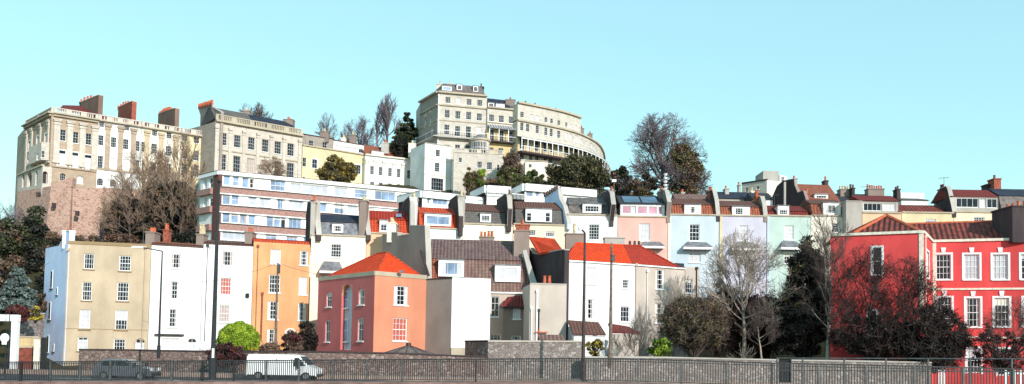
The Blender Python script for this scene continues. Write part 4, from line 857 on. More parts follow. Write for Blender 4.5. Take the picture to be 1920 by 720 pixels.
# ============================================================ APARTMENT BLOCK
CA = P(412, 322, 117); zt = CA.z; aL = PZ(376.7, 331, zt); bR = PZ(869, 366, zt)
WA = Wall(CA, bR, zt); WAL = Wall(aL, CA, zt); zb = 10
t = thing('apartment_block', 'long white 1960s apartment block with brick bands and ribbon windows', 'apartment block', (CA.x, CA.y, zb))
aw = [(425, 338, 12, 17, '11k'), (442, 339.5, 11, 16, '12k'), (460, 342, 12, 17, '11k'), (472, 344, 8, 15, '12g'), (521, 348, 27, 18, '32k'), (554, 352, 20, 15, '21l'), (591, 356, 46, 16, '41l'),
      (639, 360.5, 24, 16, '21l'), (677, 363.5, 23, 14, '12k'), (722, 367.5, 37, 15, '31k'), (754, 371.5, 15, 13, '21k'), (780, 374, 18, 13, '21g'), (823, 377.5, 32, 13, '31k'), (851, 380, 14, 12, '21k'),
      (424, 373, 15, 19, '11k'), (441, 374.5, 14, 18, '12k'), (473, 377, 15, 17, '12l'), (526, 382, 15, 19, '21k'), (555, 384.5, 26, 17, '31l'), (585, 387, 14, 16, '21k'), (606, 389, 12, 16, '11k'), (497, 379, 20, 16, '21l'), (661, 394.5, 18, 14, '21l'), (692, 397, 18, 12, '21k'), (636, 392, 18, 16, '21k'),
      (424, 407, 14, 19, '11k'), (440, 408.5, 14, 18, '11k'), (456, 410.5, 14, 18, '11k'), (472, 412, 13, 17, '11k'), (506, 415, 13, 17, '11k'), (519.5, 416, 12, 17, '11k'), (531, 417, 8, 17, '11g'),
      (553, 419.5, 23, 17, '31k'), (440, 441, 46, 17, '41l'), (508, 447, 20, 14, '21k'), (547, 450, 20, 12, '31k'), (576, 452, 14, 12, '21k')]
al = [(385, 345, 7, 18, '12b'), (396, 343, 7, 19, '12g'), (385, 379, 7, 18, '12b'), (396, 377, 7, 19, '12g')]
aw = [(q[0], q[1], q[2] * 1.05, q[3] * 1.1, q[4]) for q in aw]
body(t, 'wall', [tuple(aL.xy), tuple(CA.xy), tuple(bR.xy), tuple(bR.xy - WA.n.xy * 10), tuple(aL.xy - WA.n.xy * 9)], zb, zt, 'white_plain', aw + al, cap='lead', mats={0: 'white_plain'}, rec=.2)
for ya, yb in ((351.5, 362.5), (385.5, 397), (419.5, 431.5), (453, 465)):
    z1, z0 = zpx(WA, 420, ya), zpx(WA, 420, yb)
    m = MB(); m.wbox(WA, -.12, WA.L + .1, z0, z1, -.18, -.003, 'brick_band'); m.wbox(WA, -.12, WA.L + .1, z0 - .14, z0 - .003, -.26, -.003, 'paint_white'); m.wbox(WA, -.12, WA.L + .1, z1 + .003, z1 + .1, -.3, -.003, 'black_metal'); m.build('brick_band', t)  # thin black strip stands in for the shadow line above each band
    m = MB(); m.wbox(WAL, .0, WAL.L * .72, z0, z1, -.5, -.003, 'brick_band'); m.build('brick_band', t)
m = MB(); m.wbox(WAL, WAL.L * .73, WAL.L - .0, zb, zt - .4, -.14, -.003, 'brick_dark'); m.wbox(WA, -.14, .35, zb, zt - .42, -.14, -.003, 'brick_dark'); m.build('brick_pier', t)
for w_ in (WA, WAL): band(t, w_, zt - .38, .5, .32, 'paint_white', 'roof_fascia', th=-.003)
for w_ in (WA, WAL): band(t, w_, zt + .121, .05, .36, 'shade_dark_render', 'roof_edge', th=.3)
# raised roof units at the right end
for lab, q in (('penthouse', (744, 350, 797, 357)), ('penthouse', (797, 355, 869, 364))):
    pass
def modern(label, x0, y0, x1, y1, Y, side, wins, zb=13):
    a = P(x0, y0, Y); b = PZ(x1, y1, a.z); W_ = Wall(a, b, a.z); s_ = P(side[0], side[1], side[2]).xy
    t = thing('modern_flat', label, 'flats', (a.x, a.y, zb), 'white flat-roofed flats under the crescent')
    body(t, 'wall', [tuple(s_), tuple(a.xy), tuple(b.xy), tuple(b.xy - W_.n.xy * 7), tuple(s_ + Vector((1, 3)))], zb, a.z, 'white_plain', wins, mats={0: 'shade_dark_render'}, cap='lead')
    for w_ in (W_, Wall(s_, a, a.z)): band(t, w_, a.z - .9, .9, .35, 'paint_white', 'roof_fascia', th=-.003); 
    for w_ in (W_, Wall(s_, a, a.z)): band(t, w_, a.z + .003, .06, .38, 'shade_dark_render', 'roof_edge', th=.3)
    return t, W_
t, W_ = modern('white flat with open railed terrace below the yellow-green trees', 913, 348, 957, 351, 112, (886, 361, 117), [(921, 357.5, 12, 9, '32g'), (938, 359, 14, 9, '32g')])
m = MB(); u0, u1, a, b = rect_on(W_, (934, 362, 46, 9), -1.2)
for i in range(16): u = u0 + (u1 - u0) * i / 15; m.wbox(W_, u - .02, u + .02, a, b, -1.22, -1.18, 'paint_white')
m.wbox(W_, u0, u1, b, b + .07, -1.24, -1.16, 'paint_white'); m.build('railing', t)
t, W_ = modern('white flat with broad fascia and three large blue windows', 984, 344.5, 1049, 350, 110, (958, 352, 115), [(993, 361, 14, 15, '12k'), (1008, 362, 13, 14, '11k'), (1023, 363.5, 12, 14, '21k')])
m = MB(); u0, u1, a, b = rect_on(W_, (971, 369, 22, 9), -1.2)
for i in range(10): u = u0 + (u1 - u0) * i / 9; m.wbox(W_, u - .02, u + .02, a, b, -1.22, -1.18, 'paint_white')
m.wbox(W_, u0, u1, b, b + .07, -1.24, -1.16, 'paint_white'); m.build('railing', t)
t, W_ = modern('white flat with two narrow windows between party chimneys', 1050, 351, 1117, 357, 109, (1048, 352, 112), [(1062, 362, 9, 7, '11k'), (1072, 363, 9, 7, '11k'), (1094, 366, 9, 7, '11k'), (1105, 367, 9, 7, '11k')])
t, W_ = modern('low white flat-roofed strip at the end of the apartment block', 866, 367, 927, 373, 112, (864, 368, 116), [(891, 376.5, 8, 8, '11k'), (901, 377, 8, 8, '21k')])
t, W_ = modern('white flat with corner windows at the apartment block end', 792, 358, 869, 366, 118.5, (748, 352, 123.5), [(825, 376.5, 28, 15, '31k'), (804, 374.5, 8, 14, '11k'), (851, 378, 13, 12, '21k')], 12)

def long_stack(root, F_, B_, prof, mat, n):
    W_ = partywall(root, F_, B_, prof, 30, .75, mat, 'chimney', 'coping')
    o = [c for c in root.children if c.name.startswith('chimney') and 'pot' not in c.name][-1]
    for i in range(n):
        f = .25 + .7 * i / (n - 1); x = prof[0][0] + (prof[-1][0] - prof[0][0]) * f; y = float(np.interp(x, [p[0] for p in prof], [p[1] for p in prof]))
        u, z = W_.uz(x, y); c = W_.pt(u, z, .5); m = MB(); m.tube(c, c + Vector((0, 0, random.uniform(.7, 1.0))), .22, .16, 'terracotta', 8); m.build('chimney_pot', root, o)
# ============================================================ LEFT HILLTOP TERRACE
G_TOP = 'grand terrace along the hilltop'
zb = 21
C1 = P(97, 213, 137); zt = C1.z; aL = PZ(48, 238.5, zt); E1 = PZ(404, 261, zt); WT = Wall(C1, E1, zt); WE = Wall(aL, C1, zt)
def ux(px): return WT.uz(px, 300)[0]
def seg(x0, x1): a, b = WT.pt(ux(x0), 0), WT.pt(ux(x1), 0); return Wall(a, b, zt)
RA = [(118, 253.7, 10, 20, '24gT'), (141.7, 258, 10, 20, '24gT'), (166, 261, 10, 20, '24gT'), (116, 297, 13, 29, '12bQS'), (140, 301, 13, 29, '12bQS'), (164, 305, 13, 28, '12bQS'), (117.5, 332, 10, 13, '33gAT'), (150, 337, 10, 14, '33bAT')]
S = seg(97, 181.5); t = thing('terrace_end_house', 'brown stone end house of the hilltop terrace with pale pilasters and balustrade', 'house', (C1.x, C1.y, zb), G_TOP)
body(t, 'wall', [tuple(aL.xy), tuple(C1.xy), tuple(S.b.xy), tuple(S.b.xy - WT.n.xy * 10), tuple(aL.xy - WT.n.xy * 9)], zb, zt, 'terrace_stone',
     RA + [(55, 274, 4, 18, '13gS'), (70.5, 264, 4, 16, '13gS'), (86, 260, 4.5, 18, '13gS'), (53, 303, 4, 12, '12b'), (63, 238, 3, 6, '11g')], cap='lead')
for x, y in ((108, 224), (132.5, 228), (156, 232), (178.5, 237)): pilaster(t, S, x, y, y + 82, .85)
for x, y in ((51, 248), (61, 242), (77, 233), (92, 226)): pilaster(t, WE, x, y, y + 76, .7)
for w_ in (S, WE):
    m = MB(); m.wbox(w_, -.3 if w_ is WE else 0, w_.L + (.3 if w_ is WE else 0), zt, zt + .22, -.65, .3, 'coping'); m.wbox(w_, 0, w_.L, zt - .35, zt - .003, -.35, -.003, 'coping'); m.build('cornice', t)
balustrade(t, S, zt + .23, .85, 'pale_stone', dies=3); balustrade(t, WE, zt + .23, .85, 'pale_stone', dies=2, step=.6)
band(t, S, zpx(S, 140, 318), .25, .2, 'terrace_stone', 'string_course', th=-.003); band(t, WE, zpx(WE, 75, 312), .25, .2, 'pale_stone', 'string_course', th=-.003)
# canted bay and arcaded base on the end face
u0, u1, a, b = rect_on(WE, (78, 290, 24, 32)); bw = Wall(WE.pt(u0, 0, -1.0), WE.pt(u1, 0, -1.0), b)
body(t, 'bay', [tuple(WE.pt(u0 - .6, 0, -.002).xy), tuple(bw.a.xy), tuple(bw.b.xy), tuple(WE.pt(u1 + .5, 0, -.002).xy)], a, b, 'pale_stone', [(77, 289, 5, 12, '22g'), (70, 294, 3, 12, '12b')])
u0, u1, a, b = rect_on(WE, (64, 334, 52, 44)); zq = zpx(WE, 60, 320, -1.0); pw = Wall(WE.pt(.9, 0, -1.1), WE.pt(WE.L + .4, 0, -1.1), zq)
body(t, 'arcade', [tuple(WE.pt(.3, 0, -.002).xy), tuple(pw.a.xy), tuple(pw.b.xy), tuple(WE.pt(WE.L + .3, 0, .3).xy)], zb + 4, zq, 'pale_stone', [(43.5, 338, 4, 26, '11dAN'), (55, 335, 8, 28, '11dAN'), (68, 334, 4, 26, '11dAN'), (80, 332, 9, 22, '11dAN')], rec=.5)
band(t, pw, zq, .25, .2, 'coping', 'cornice', th=.3)
long_stack(t, (172, 145), (138, 153), [(138, 199), (148, 193), (164, 187), (172, 187)], 'chimney_brown', 5)

slabroof(t, [(110, 205, 141), (185, 217, 145), (150, 198, 150), (118, 197, 146)], 'dark_red_tile', .2)
def tw(xs, f, w, h, s): return [(x, f(x), w, h, s) for x in xs]
r0 = lambda x: 232 + (x - 190) * .163; r1 = lambda x: 263 + (x - 189) * .158; r2 = lambda x: 305 + (x - 187) * .12
S = seg(182, 262.5); t, S = house('terraced_house', 'white fronted hilltop house with grey pilasters beside the brown end house', S, zb, 10, 'white_wall',
   [(190.7, 232, 9, 12, '43g'), (238, 239.5, 9, 10, '43g')] + tw((189, 213, 236, 257), r1, 9.5, 18, '34g') + tw((188, 257), r2, 9.5, 25, '35g') + tw((211.5, 235), r2, 9.5, 24, '34b') + [(187.5, 341, 11, 13, '33gA'), (212, 343, 11, 13, '33gA'), (237, 346, 10, 12, '33gA')], group=G_TOP, mats={0: 'white_wall'})
m = MB(); m.wbox(S, 0, S.L, zb, zpx(S, 220, 324), -.1, -.003, 'terrace_stone')
band(t, S, zpx(S, 220, 322), .25, .2, 'terrace_stone', 'string_course', th=-.003)
for x in (203, 227, 251): pilaster(t, S, x, 234 + (x - 203) * .17, 318 + (x - 203) * .12, .75, 'terrace_stone')
balustrade(t, S, zt + .23, .85, 'pale_stone', dies=4); band(t, S, zt, .22, .5, 'coping', th=.3)
m = MB(); m.prism(S, 0, S.L, [(.8, zt + .3), (4, zt + 2.0), (5, zt + 2.0), (9, zt + .3)], 'dark_red_tile'); m.build('roof', t)
long_stack(t, (236, 149.5), (210, 156), [(210, 210), (221, 202), (230, 198), (236, 198)], 'red_brick', 5)
S = seg(263.5, 338); t, S = house('terraced_house', 'cream hilltop house partly hidden by bare trees', S, zb, 10, 'cream',
   [(290, 249, 9, 11, '33g'), (317, 254, 9, 11, '33g')] + tw((270, 289, 316), lambda x: 274 + (x - 260) * .165, 10, 18, '34g') + tw((287, 315), lambda x: 314 + (x - 258) * .1, 10, 25, '35g') + [(270, 313, 8, 24, '35g')], group=G_TOP)
for x in (276, 303, 330): pilaster(t, S, x, 246 + (x - 276) * .16, 325, .75, 'buff_wall')
balustrade(t, S, zt + .23, .85, 'pale_stone', dies=4); band(t, S, zt, .22, .5, 'coping', th=.3)
m = MB(); m.prism(S, 0, S.L, [(.8, zt + .3), (4, zt + 1.9), (5, zt + 1.9), (9, zt + .3)], 'brown_tile'); m.build('roof', t)
long_stack(t, (318, 154), (286, 161), [(286, 221), (296, 215), (310, 209), (318, 209)], 'chimney_brown', 9)
S = seg(339, 403.5); t, S = house('terraced_house', 'yellow ochre hilltop house with plain sash windows', S, zb, 10, 'yellow_wall',
   tw((344, 368.5, 393.5), lambda x: 258 + (x - 344) * .176, 10, 12, '22g') + tw((344, 368, 392), lambda x: 288 + (x - 344) * .16, 10, 18, '33g') + tw((345, 368, 391), lambda x: 318 + (x - 344) * .1, 10, 22, '34g'), group=G_TOP)
balustrade(t, S, zt + .23, .85, 'pale_stone', dies=3); band(t, S, zt, .22, .5, 'coping', th=.3)
# T2 centre pavilion
C2 = P(404.6, 228, 148); zt2 = C2.z; E2_ = PZ(567, 256.5, zt2); W_ = Wall(C2, E2_, zt2)
t = thing('terrace_pavilion', 'tall pale stone centre pavilion with rows of sashes and balustraded parapet', 'house', (C2.x, C2.y, zb), G_TOP)
r1 = lambda x: 261 + (x - 419) * .157; r2 = lambda x: 304 + (x - 417) * .13
bl = W_.a.xy - W_.n.xy * 8 + Vector((-2.5, 0))
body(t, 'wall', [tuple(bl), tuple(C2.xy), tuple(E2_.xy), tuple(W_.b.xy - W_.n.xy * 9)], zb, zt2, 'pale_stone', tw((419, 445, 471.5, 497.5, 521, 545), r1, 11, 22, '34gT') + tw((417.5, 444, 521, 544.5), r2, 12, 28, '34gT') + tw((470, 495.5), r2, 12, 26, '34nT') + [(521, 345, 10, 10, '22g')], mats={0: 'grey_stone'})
for x in (406.5, 432, 458, 484, 509, 533, 562): pilaster(t, W_, x, 237 + (x - 406) * .17, 322 + (x - 406) * .13, .5, 'pale_stone')
band(t, W_, zt2, .3, .55, 'coping', th=.3); band(t, W_, zpx(W_, 480, 292), .22, .15, 'coping', 'string_course', th=-.003)
balustrade(t, W_, zt2 + .31, 1.05, 'coping', dies=5, step=.3)
m = MB(); m.prism(W_, .3, W_.L * .45, [(1, zt2 + .9), (4.2, zpx(W_, 430, 207, 4.2)), (5, zpx(W_, 430, 207, 4.2)), (8.5, zt2 + .9)], 'grey_slate'); m.build('roof', t)
m = MB(); m.prism(W_, W_.L * .455, W_.L - .4, [(1, zt2 + .9), (4.2, zpx(W_, 430, 208, 4.2)), (5, zpx(W_, 430, 208, 4.2)), (8.5, zt2 + .9)], 'blue_slate'); m.build('roof', t)
partywall(t, (404.5, 148.2), (366, 157), [(366, 222), (372, 204), (397, 196), (399, 202), (404.5, 216)], zb, .5, 'grey_stone', 'gable_wall')
c0 = P(373, 203, 155.5); c1 = P(398, 195.5, 150)
for i in range(9):
    c = c0.lerp(c1, i / 8); m = MB(); m.tube(c, c + Vector((0, 0, .8)), .2, .15, 'terracotta', 8); m.build('chimney_pot', t)
chimney(t, 455, 468, 207, 216, 157, 1, 'brown_render', 3, 'cream_pot'); chimney(t, 531, 549, 223, 240, 160, 1.6, 'brown_render', 3)
# T3 yellow houses
C3 = P(567.5, 272, 159); z3 = C3.z; E3 = PZ(684, 290.5, z3); W_ = Wall(C3, E3, z3); um = W_.uz(627, 290)[0]; zb = 23
Sa = Wall(W_.a, W_.pt(um, 0), z3); Sb = Wall(W_.pt(um, 0), W_.b, z3)
t, _ = house('terraced_house', 'yellow hilltop house with brown stone attic storey', Sa, zb, 9, 'yellow_wall', [(570.8, 304, 6, 16, '22g'), (590, 307, 9, 16, '22gS'), (569.5, 336, 4, 8, '22g')], group=G_TOP)
Wd = Sa.off(.5); body(t, 'attic_wall', [tuple(Wd.pt(0, 0).xy), tuple(Wd.pt(Wd.L, 0).xy), tuple(Wd.pt(Wd.L, 0, 5).xy), tuple(Wd.pt(0, 0, 5).xy)], z3, zpx(Wd, 600, 257), 'grey_stone', [(583.5, 269, 8, 10, '22g'), (609, 272, 8, 10, '22g')]); band(t, Sa, z3 - .1, .25, .25, 'coping', th=-.003)
m = MB(); zz = zpx(Wd, 600, 257); m.prism(Wd, -.1, Wd.L + .1, [(-.2, zz + .01), (2.5, zz + .8), (5.2, zz + .01)], 'dark_red_tile'); m.build('roof', t)
chimney(t, 600, 616, 246, 262, 162, 1.5, 'brown_render', 4, 'cream_pot')
t, _ = house('terraced_house', 'yellow hilltop house with white glazed attic, right of the autumn tree', Sb, zb, 9, 'yellow_wall', [(671, 317.5, 10, 16, '33gS'), (633, 313, 9, 15, '33gS')], group=G_TOP)
Wd = Sb.off(.5); zz = zpx(Wd, 655, 268); body(t, 'attic_wall', [tuple(Wd.pt(0, 0).xy), tuple(Wd.pt(Wd.L, 0).xy), tuple(Wd.pt(Wd.L, 0, 5).xy), tuple(Wd.pt(0, 0, 5).xy)], z3, zz, 'white_wall', [(635, 277, 11, 8, '21bN'), (657, 280, 26, 7, '61bN'), (677, 283, 8, 7, '21gN')]); band(t, Sb, z3 - .1, .25, .25, 'coping', th=-.003)
m = MB(); m.prism(Wd, -.1, Wd.L + .1, [(-.2, zz + .01), (2.5, zz + .8), (5.2, zz + .01)], 'dark_red_tile'); m.build('roof', t)
chimney(t, 655, 667, 252, 268, 166, 1.2, 'brown_render', 3, 'cream_pot'); chimney(t, 640, 648, 258, 266, 166, 1, 'cream', 3, 'cream_pot')
# T4 white terrace with pilasters
C4 = P(685, 291, 165); z4 = C4.z; E4 = PZ(800, 304, z4); W_ = Wall(C4, E4, z4)
um = W_.uz(728, 300)[0]; 
for i, (Sx, lab, ww, px_, rf) in enumerate(((Wall(W_.a, W_.pt(um, 0), z4), 'white pilastered hilltop house below a red roof with long skylight', (697.5, 713.5), (689, 705, 721), (685, 272, 719, 277)),
        (Wall(W_.pt(um, 0), W_.b, z4), 'wider white pilastered hilltop house adjoining the white gable block', (731, 747.5, 766.6, 785), (739, 757, 776, 795), (730, 276, 772, 281)))):
    t, _ = house('terraced_house', lab, Sx, zb, 9, 'white_wall', [(x, 319 + (x - 697) * .112, 6.2, 15, '34g') for x in ww] + [(x, 344.5 + (x - 697) * .09, 6.2, 7, '33g') for x in ww], group=G_TOP)
    band(t, Sx, z4, .25, .4, 'trim_cream', th=.2)
    for x in px_: pilaster(t, Sx, x, 299 + (x - 690) * .12, 350 + (x - 690) * .07, .65, 'cream')
    zr = zpx(Sx, (rf[0] + rf[2]) / 2, (rf[1] + rf[3]) / 2, 3.5); m = MB(); m.prism(Sx, .1, Sx.L - (.1 if i == 0 else 1.5), [(.4, z4 + .2), (3.5, zr), (4, zr), (8, z4 + .2)], 'rust_tile'); m.build('roof', t)
    if i == 0: dormer(t, Sx, (708, 287, 22, 6), .6, 2, win=[(708, 287, 18, 4, '31b')])
chimney(t, 715, 729, 267, 284, 168, 2, 'concrete', 6)
for i in range(7):
    c = P(738 + i * 4, 279 - abs(i - 3) * .5, 172); m = MB(); m.tube(c - Vector((0, 0, .6)), c + Vector((0, 0, .7)), .24, .16, 'cream_pot', 8); m.build('chimney_pot', t)
# T5 white gable block
C5 = P(797, 268.5, 161); z5 = C5.z; E5 = PZ(849.5, 276, z5); W_ = Wall(C5, E5, z5); aL = P(770, 286, 166).xy
t = thing('white_villa', 'plain white three-storey block with sloping side wall beside the grey pavilion', 'house', (C5.x, C5.y, 18))
body(t, 'wall', [tuple(aL), tuple(C5.xy), tuple(E5.xy), tuple(W_.b.xy - W_.n.xy * 7), tuple(aL + Vector((2, 4)))], 18, z5, 'white_wall', [(821, 287, 7.5, 12, '33g'), (819.7, 313.6, 8.5, 16, '34g'), (820, 345.6, 21, 22, '53g')])
for y in (300, 330): band(t, W_, zpx(W_, 820, y), .12, .1, 'trim_cream', 'string_course', th=-.003)
coping(t, W_, .15, .1, 'concrete', th=.3); chimney(t, 766, 779, 268, 290, 167, 2, 'cream', 5, 'cream_pot')
Sx = WP(850, 302.5, 163, 869, 305, 164); body(t, 'side_wing', pl(Sx) + [tuple(p) for p in back_pts(Sx, 6)], 18, Sx.zt, 'white_wall')
band(t, Sx, zpx(Sx, 860, 332), .12, .1, 'trim_cream', 'string_course', th=-.003)

# ============================================================ THE CRESCENT
zb = 30
CC = P(821.5, 174, 163); zc = CC.z; E = PZ(913.3, 182, zc); WC = Wall(CC, E, zc); aL = PZ(788, 193.5, zc)
t = thing('crescent_pavilion', 'tall stone end pavilion of the hilltop crescent with slate mansard', 'house', (CC.x, CC.y, zb), 'curved stone crescent on the hill')
cw = [(839.7, 187.5, 9, 11), (859.7, 189.3, 8, 11), (879.4, 191.2, 9, 11), (899.4, 193, 9, 11), (838.3, 213.5, 9, 14), (858.3, 215.5, 9, 14), (878.6, 217, 9, 14), (898.6, 219.5, 9, 13)]
cw = [(*q, '34g' if i != 1 else '22b') for i, q in enumerate(cw)] + [(837.5, 243, 9, 18, '34g'), (857.8, 245.8, 9, 18, '34g'), (878, 247.5, 9, 20, '34g'), (898, 247.5, 9, 18, '32b')] + [(838, 275, 9, 7, '22g'), (857.8, 276, 9, 9, '22g'), (877, 277.5, 8, 9, '22g')]
cwl = [(796, 285, 3, 20), (804, 280, 3, 22)]
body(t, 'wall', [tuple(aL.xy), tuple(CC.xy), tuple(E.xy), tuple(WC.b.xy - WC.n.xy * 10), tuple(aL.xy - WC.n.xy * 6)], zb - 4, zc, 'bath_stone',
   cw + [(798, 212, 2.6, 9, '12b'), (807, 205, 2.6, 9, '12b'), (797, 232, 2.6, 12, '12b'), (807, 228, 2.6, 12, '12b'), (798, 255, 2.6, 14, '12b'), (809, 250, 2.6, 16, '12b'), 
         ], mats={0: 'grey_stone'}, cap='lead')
W_l = Wall(aL, CC, zc)
for w_ in (WC, W_l):
    band(t, w_, zc, .3, .5, 'coping', th=.3); band(t, w_, zpx(WC, 865, 201), .25, .25, 'coping', 'string_course', th=-.003); band(t, w_, zpx(WC, 865, 229), .15, .12, 'coping', 'string_course', th=-.003)
    zz = zpx(WC, 865, 259); m = MB(); m.wbox(w_, -.8 if w_ is W_l else -.9, w_.L - (0 if w_ is WC else -.9), zz - .25, zz, -1.0, -.003, 'concrete'); m.build('balcony_slab', t)
    m = MB(); L = w_.L
    for i in range(int(L / .45)): m.wbox(w_, i * .45, i * .45 + .05, zz, zz + .95, -.95, -.9, 'grey_metal')
    m.wbox(w_, 0, L, zz + .95, zz + 1.02, -.97, -.88, 'paint_white'); m.build('balcony_railing', t)
zz = zpx(WC, 865, 262); zr = zpx(WC, 865, 160, 1.8)
q = lambda u, z, b: WC.pt(u, z, b)
m = MB(); m.solid([q(.4, zc + .3, .3), q(WC.L - .2, zc + .3, .3), q(WC.L - .2, zc + .3, 8), Vector((aL.x + .6, aL.y, zc + .3))], [q(1.2, zr, 1.6), q(WC.L - .8, zr, 1.6), q(WC.L - .8, zr, 7), Vector((aL.x + 3, aL.y - .6, zr))], 'lead_brown'); m.build('mansard_roof', t)
dormer(t, WC, (838, 166, 18, 9), .6, 2, win=[(838, 166, 15, 6.5, '31k')]); dormer(t, WC, (861.5, 163.5, 10, 10.5), .6, 2, win=[(861.5, 164, 7.5, 8, '33g')]); dormer(t, WC, (892, 166.5, 9, 10.5), .6, 2, win=[(892, 167, 7.5, 8, '33g')])
chimney(t, 818, 832, 157, 172, 168, 1.5, 'bath_stone', 4, 'cream_pot'); chimney(t, 836, 850, 157, 163, 170, 1.5, 'bath_stone', 5, 'cream_pot'); chimney(t, 897, 907, 162, 175, 168, 1.2, 'shade_dark_render', 3, 'dark_pot')
pipe(t, WC, 822.7, 180, 320, .12, 'paint_white')
# rotunda
c = P(900.5, 262, 163.2); rr = 1.75; m = MB(); zt_ = P(900.5, 262, 163).z; z_b = P(900.5, 290, 163).z
m.tube((c.x, c.y, z_b - 4), (c.x, c.y, zt_ - .35), rr, rr, 'pale_stone', 20); m.tube((c.x, c.y, zt_ - .35), (c.x, c.y, zt_), rr + .25, rr + .25, 'coping', 20); m.tube((c.x, c.y, zt_), (c.x, c.y, zt_ + .9), rr, rr * .4, 'lead', 20); ro = m.build('rotunda', t)
for k in range(5):
    an = -math.pi / 2 - .75 + k * .34; w_ = MB(); wx = Wall((c.x + (rr + .03) * math.cos(an - .12), c.y + (rr + .03) * math.sin(an - .12)), (c.x + (rr + .03) * math.cos(an + .12), c.y + (rr + .03) * math.sin(an + .12)), 0)
    w_.wbox(wx, 0, wx.L, z_b, zt_ - .7, -.02, .05, 'glass'); w_.wbox(wx, wx.L / 2 - .03, wx.L / 2 + .03, z_b, zt_ - .7, -.05, -.021, 'paint_white'); w_.wbox(wx, 0, wx.L, (z_b + zt_) / 2 - .35, (z_b + zt_) / 2 - .28, -.05, -.021, 'paint_white'); w_.build('rotunda_window', t, ro)
# middle house
A5 = P(914, 202, 164.8); z_ = A5.z; B5 = PZ(970.5, 208, z_); Wm = Wall(A5, B5, z_)
t = thing('crescent_house', 'three-bay crescent house with striped awning balcony and slate attic', 'house', (A5.x, A5.y, zb), 'curved stone crescent on the hill')
body(t, 'wall', pl(Wm) + [tuple(p) for p in back_pts(Wm, 9)], zb - 4, z_, 'bath_stone',
     [(921.7, 221, 9, 12, '34g'), (940, 223, 9, 12, '34g'), (958.6, 225, 9, 12, '34g'), (921.7, 253, 8.5, 19, '24g'), (940, 255, 8.5, 19, '24g'), (958.6, 256.5, 8.5, 18, '24g'), (920.8, 281.5, 8.5, 10, '34g'), (939, 285, 9, 14, '34g'), (959, 284, 5, 9, '24g'), ]); panel(t, Wm, zpx(Wm, 940, 303), zpx(Wm, 940, 244), 'yellow_stone', [(921.7, 253, 8.5, 19), (940, 255, 8.5, 19), (958.6, 256.5, 8.5, 18), (920.8, 281.5, 8.5, 10), (939, 285, 9, 14), (959, 284, 5, 9)])  # yellow panels put the lit look of the balcony wall into colour
zf = zpx(Wm, 940, 267); zc2 = zpx(Wm, 940, 243)
m = MB(); m.wbox(Wm, .05, Wm.L - .05, zpx(Wm, 940, 300), zf - .3, -.03, -.003, 'yellow_stone') if False else None
band(t, Wm, zf - .25, .25, 1.1, 'shade_dark_render', 'balcony_slab', th=-.003); band(t, Wm, z_, .25, .4, 'coping', th=.2); band(t, Wm, zpx(Wm, 940, 232), .15, .15, 'coping', 'string_course', th=-.003)
m = MB(); m.prism(Wm, .1, Wm.L - .1, [(-1.25, zc2 - .1), (-.01, zc2 + .75), (-.01, zc2 + .65), (-1.25, zc2 - .2)], 'lead'); 
for i in range(12): u = .2 + i * (Wm.L - .4) / 11; m.tube(Wm.pt(u, zc2 - .04, -1.25), Wm.pt(u, zc2 + .8, -.03), .05, .05, 'paint_white', 4)
m.build('awning', t)
m = MB()
for i in range(4): u = .2 + i * (Wm.L - .4) / 3; m.wbox(Wm, u - .06, u + .06, zf, zc2 - .1, -1.1, -1.0, 'paint_white')
for i in range(22): u = .2 + i * (Wm.L - .4) / 21; m.wbox(Wm, u - .02, u + .02, zf, zf + .9, -1.08, -1.05, 'grey_metal')
m.wbox(Wm, .1, Wm.L - .1, zf + .9, zf + .96, -1.1, -1.02, 'paint_white'); m.build('balcony_railing', t)
zz = zpx(Wm, 940, 187, 3)
m = MB(); m.prism(Wm, .1, Wm.L - .1, [(.6, z_ + .2), (1.5, z_ + 1.1), (3, zz), (7, z_ + .2)], 'blue_slate'); m.build('roof', t)
dormer(t, Wm, (921, 197, 11, 8), .7, 2, win=[(921, 197, 9, 6, '32g')]); dormer(t, Wm, (938, 198.5, 16, 7), .7, 2, win=[(938, 199, 14, 5, '31b')])
chimney(t, 948, 966, 186, 200, 168, 1.6, 'brown_render', 5)
# curved range
YL = [(970.5, 226.5, 164.9), (993, 230.5, 0), (1016.7, 235, 0), (1037, 239, 0), (1055.5, 243, 0), (1073, 248, 0), (1088.5, 253, 0), (1104, 260, 0), (1116.7, 267.5, 0), (1125, 275.5, 0), (1130.5, 286, 0), (1133, 299, 0)]
p0 = P(*YL[0]); zs_ = p0.z; PL = [p0] + [PZ(x, y, zs_) for x, y, _ in YL[1:]]
zhi = P(971, 194, 165).z
t = thing('crescent_range', 'long curving stone range of the crescent with continuous white veranda', 'terrace', (p0.x, p0.y, zb), 'curved stone crescent on the hill')
def shrink(pts, d):
    out = []
    for i, p in enumerate(pts):
        a = pts[max(0, i - 1)]; b = pts[min(len(pts) - 1, i + 1)]; tt = (b - a); tt.z = 0; tt.normalize(); out.append(Vector((p.x - tt.y * d, p.y + tt.x * d, 0)))
    return out
BK = shrink(PL, 9)
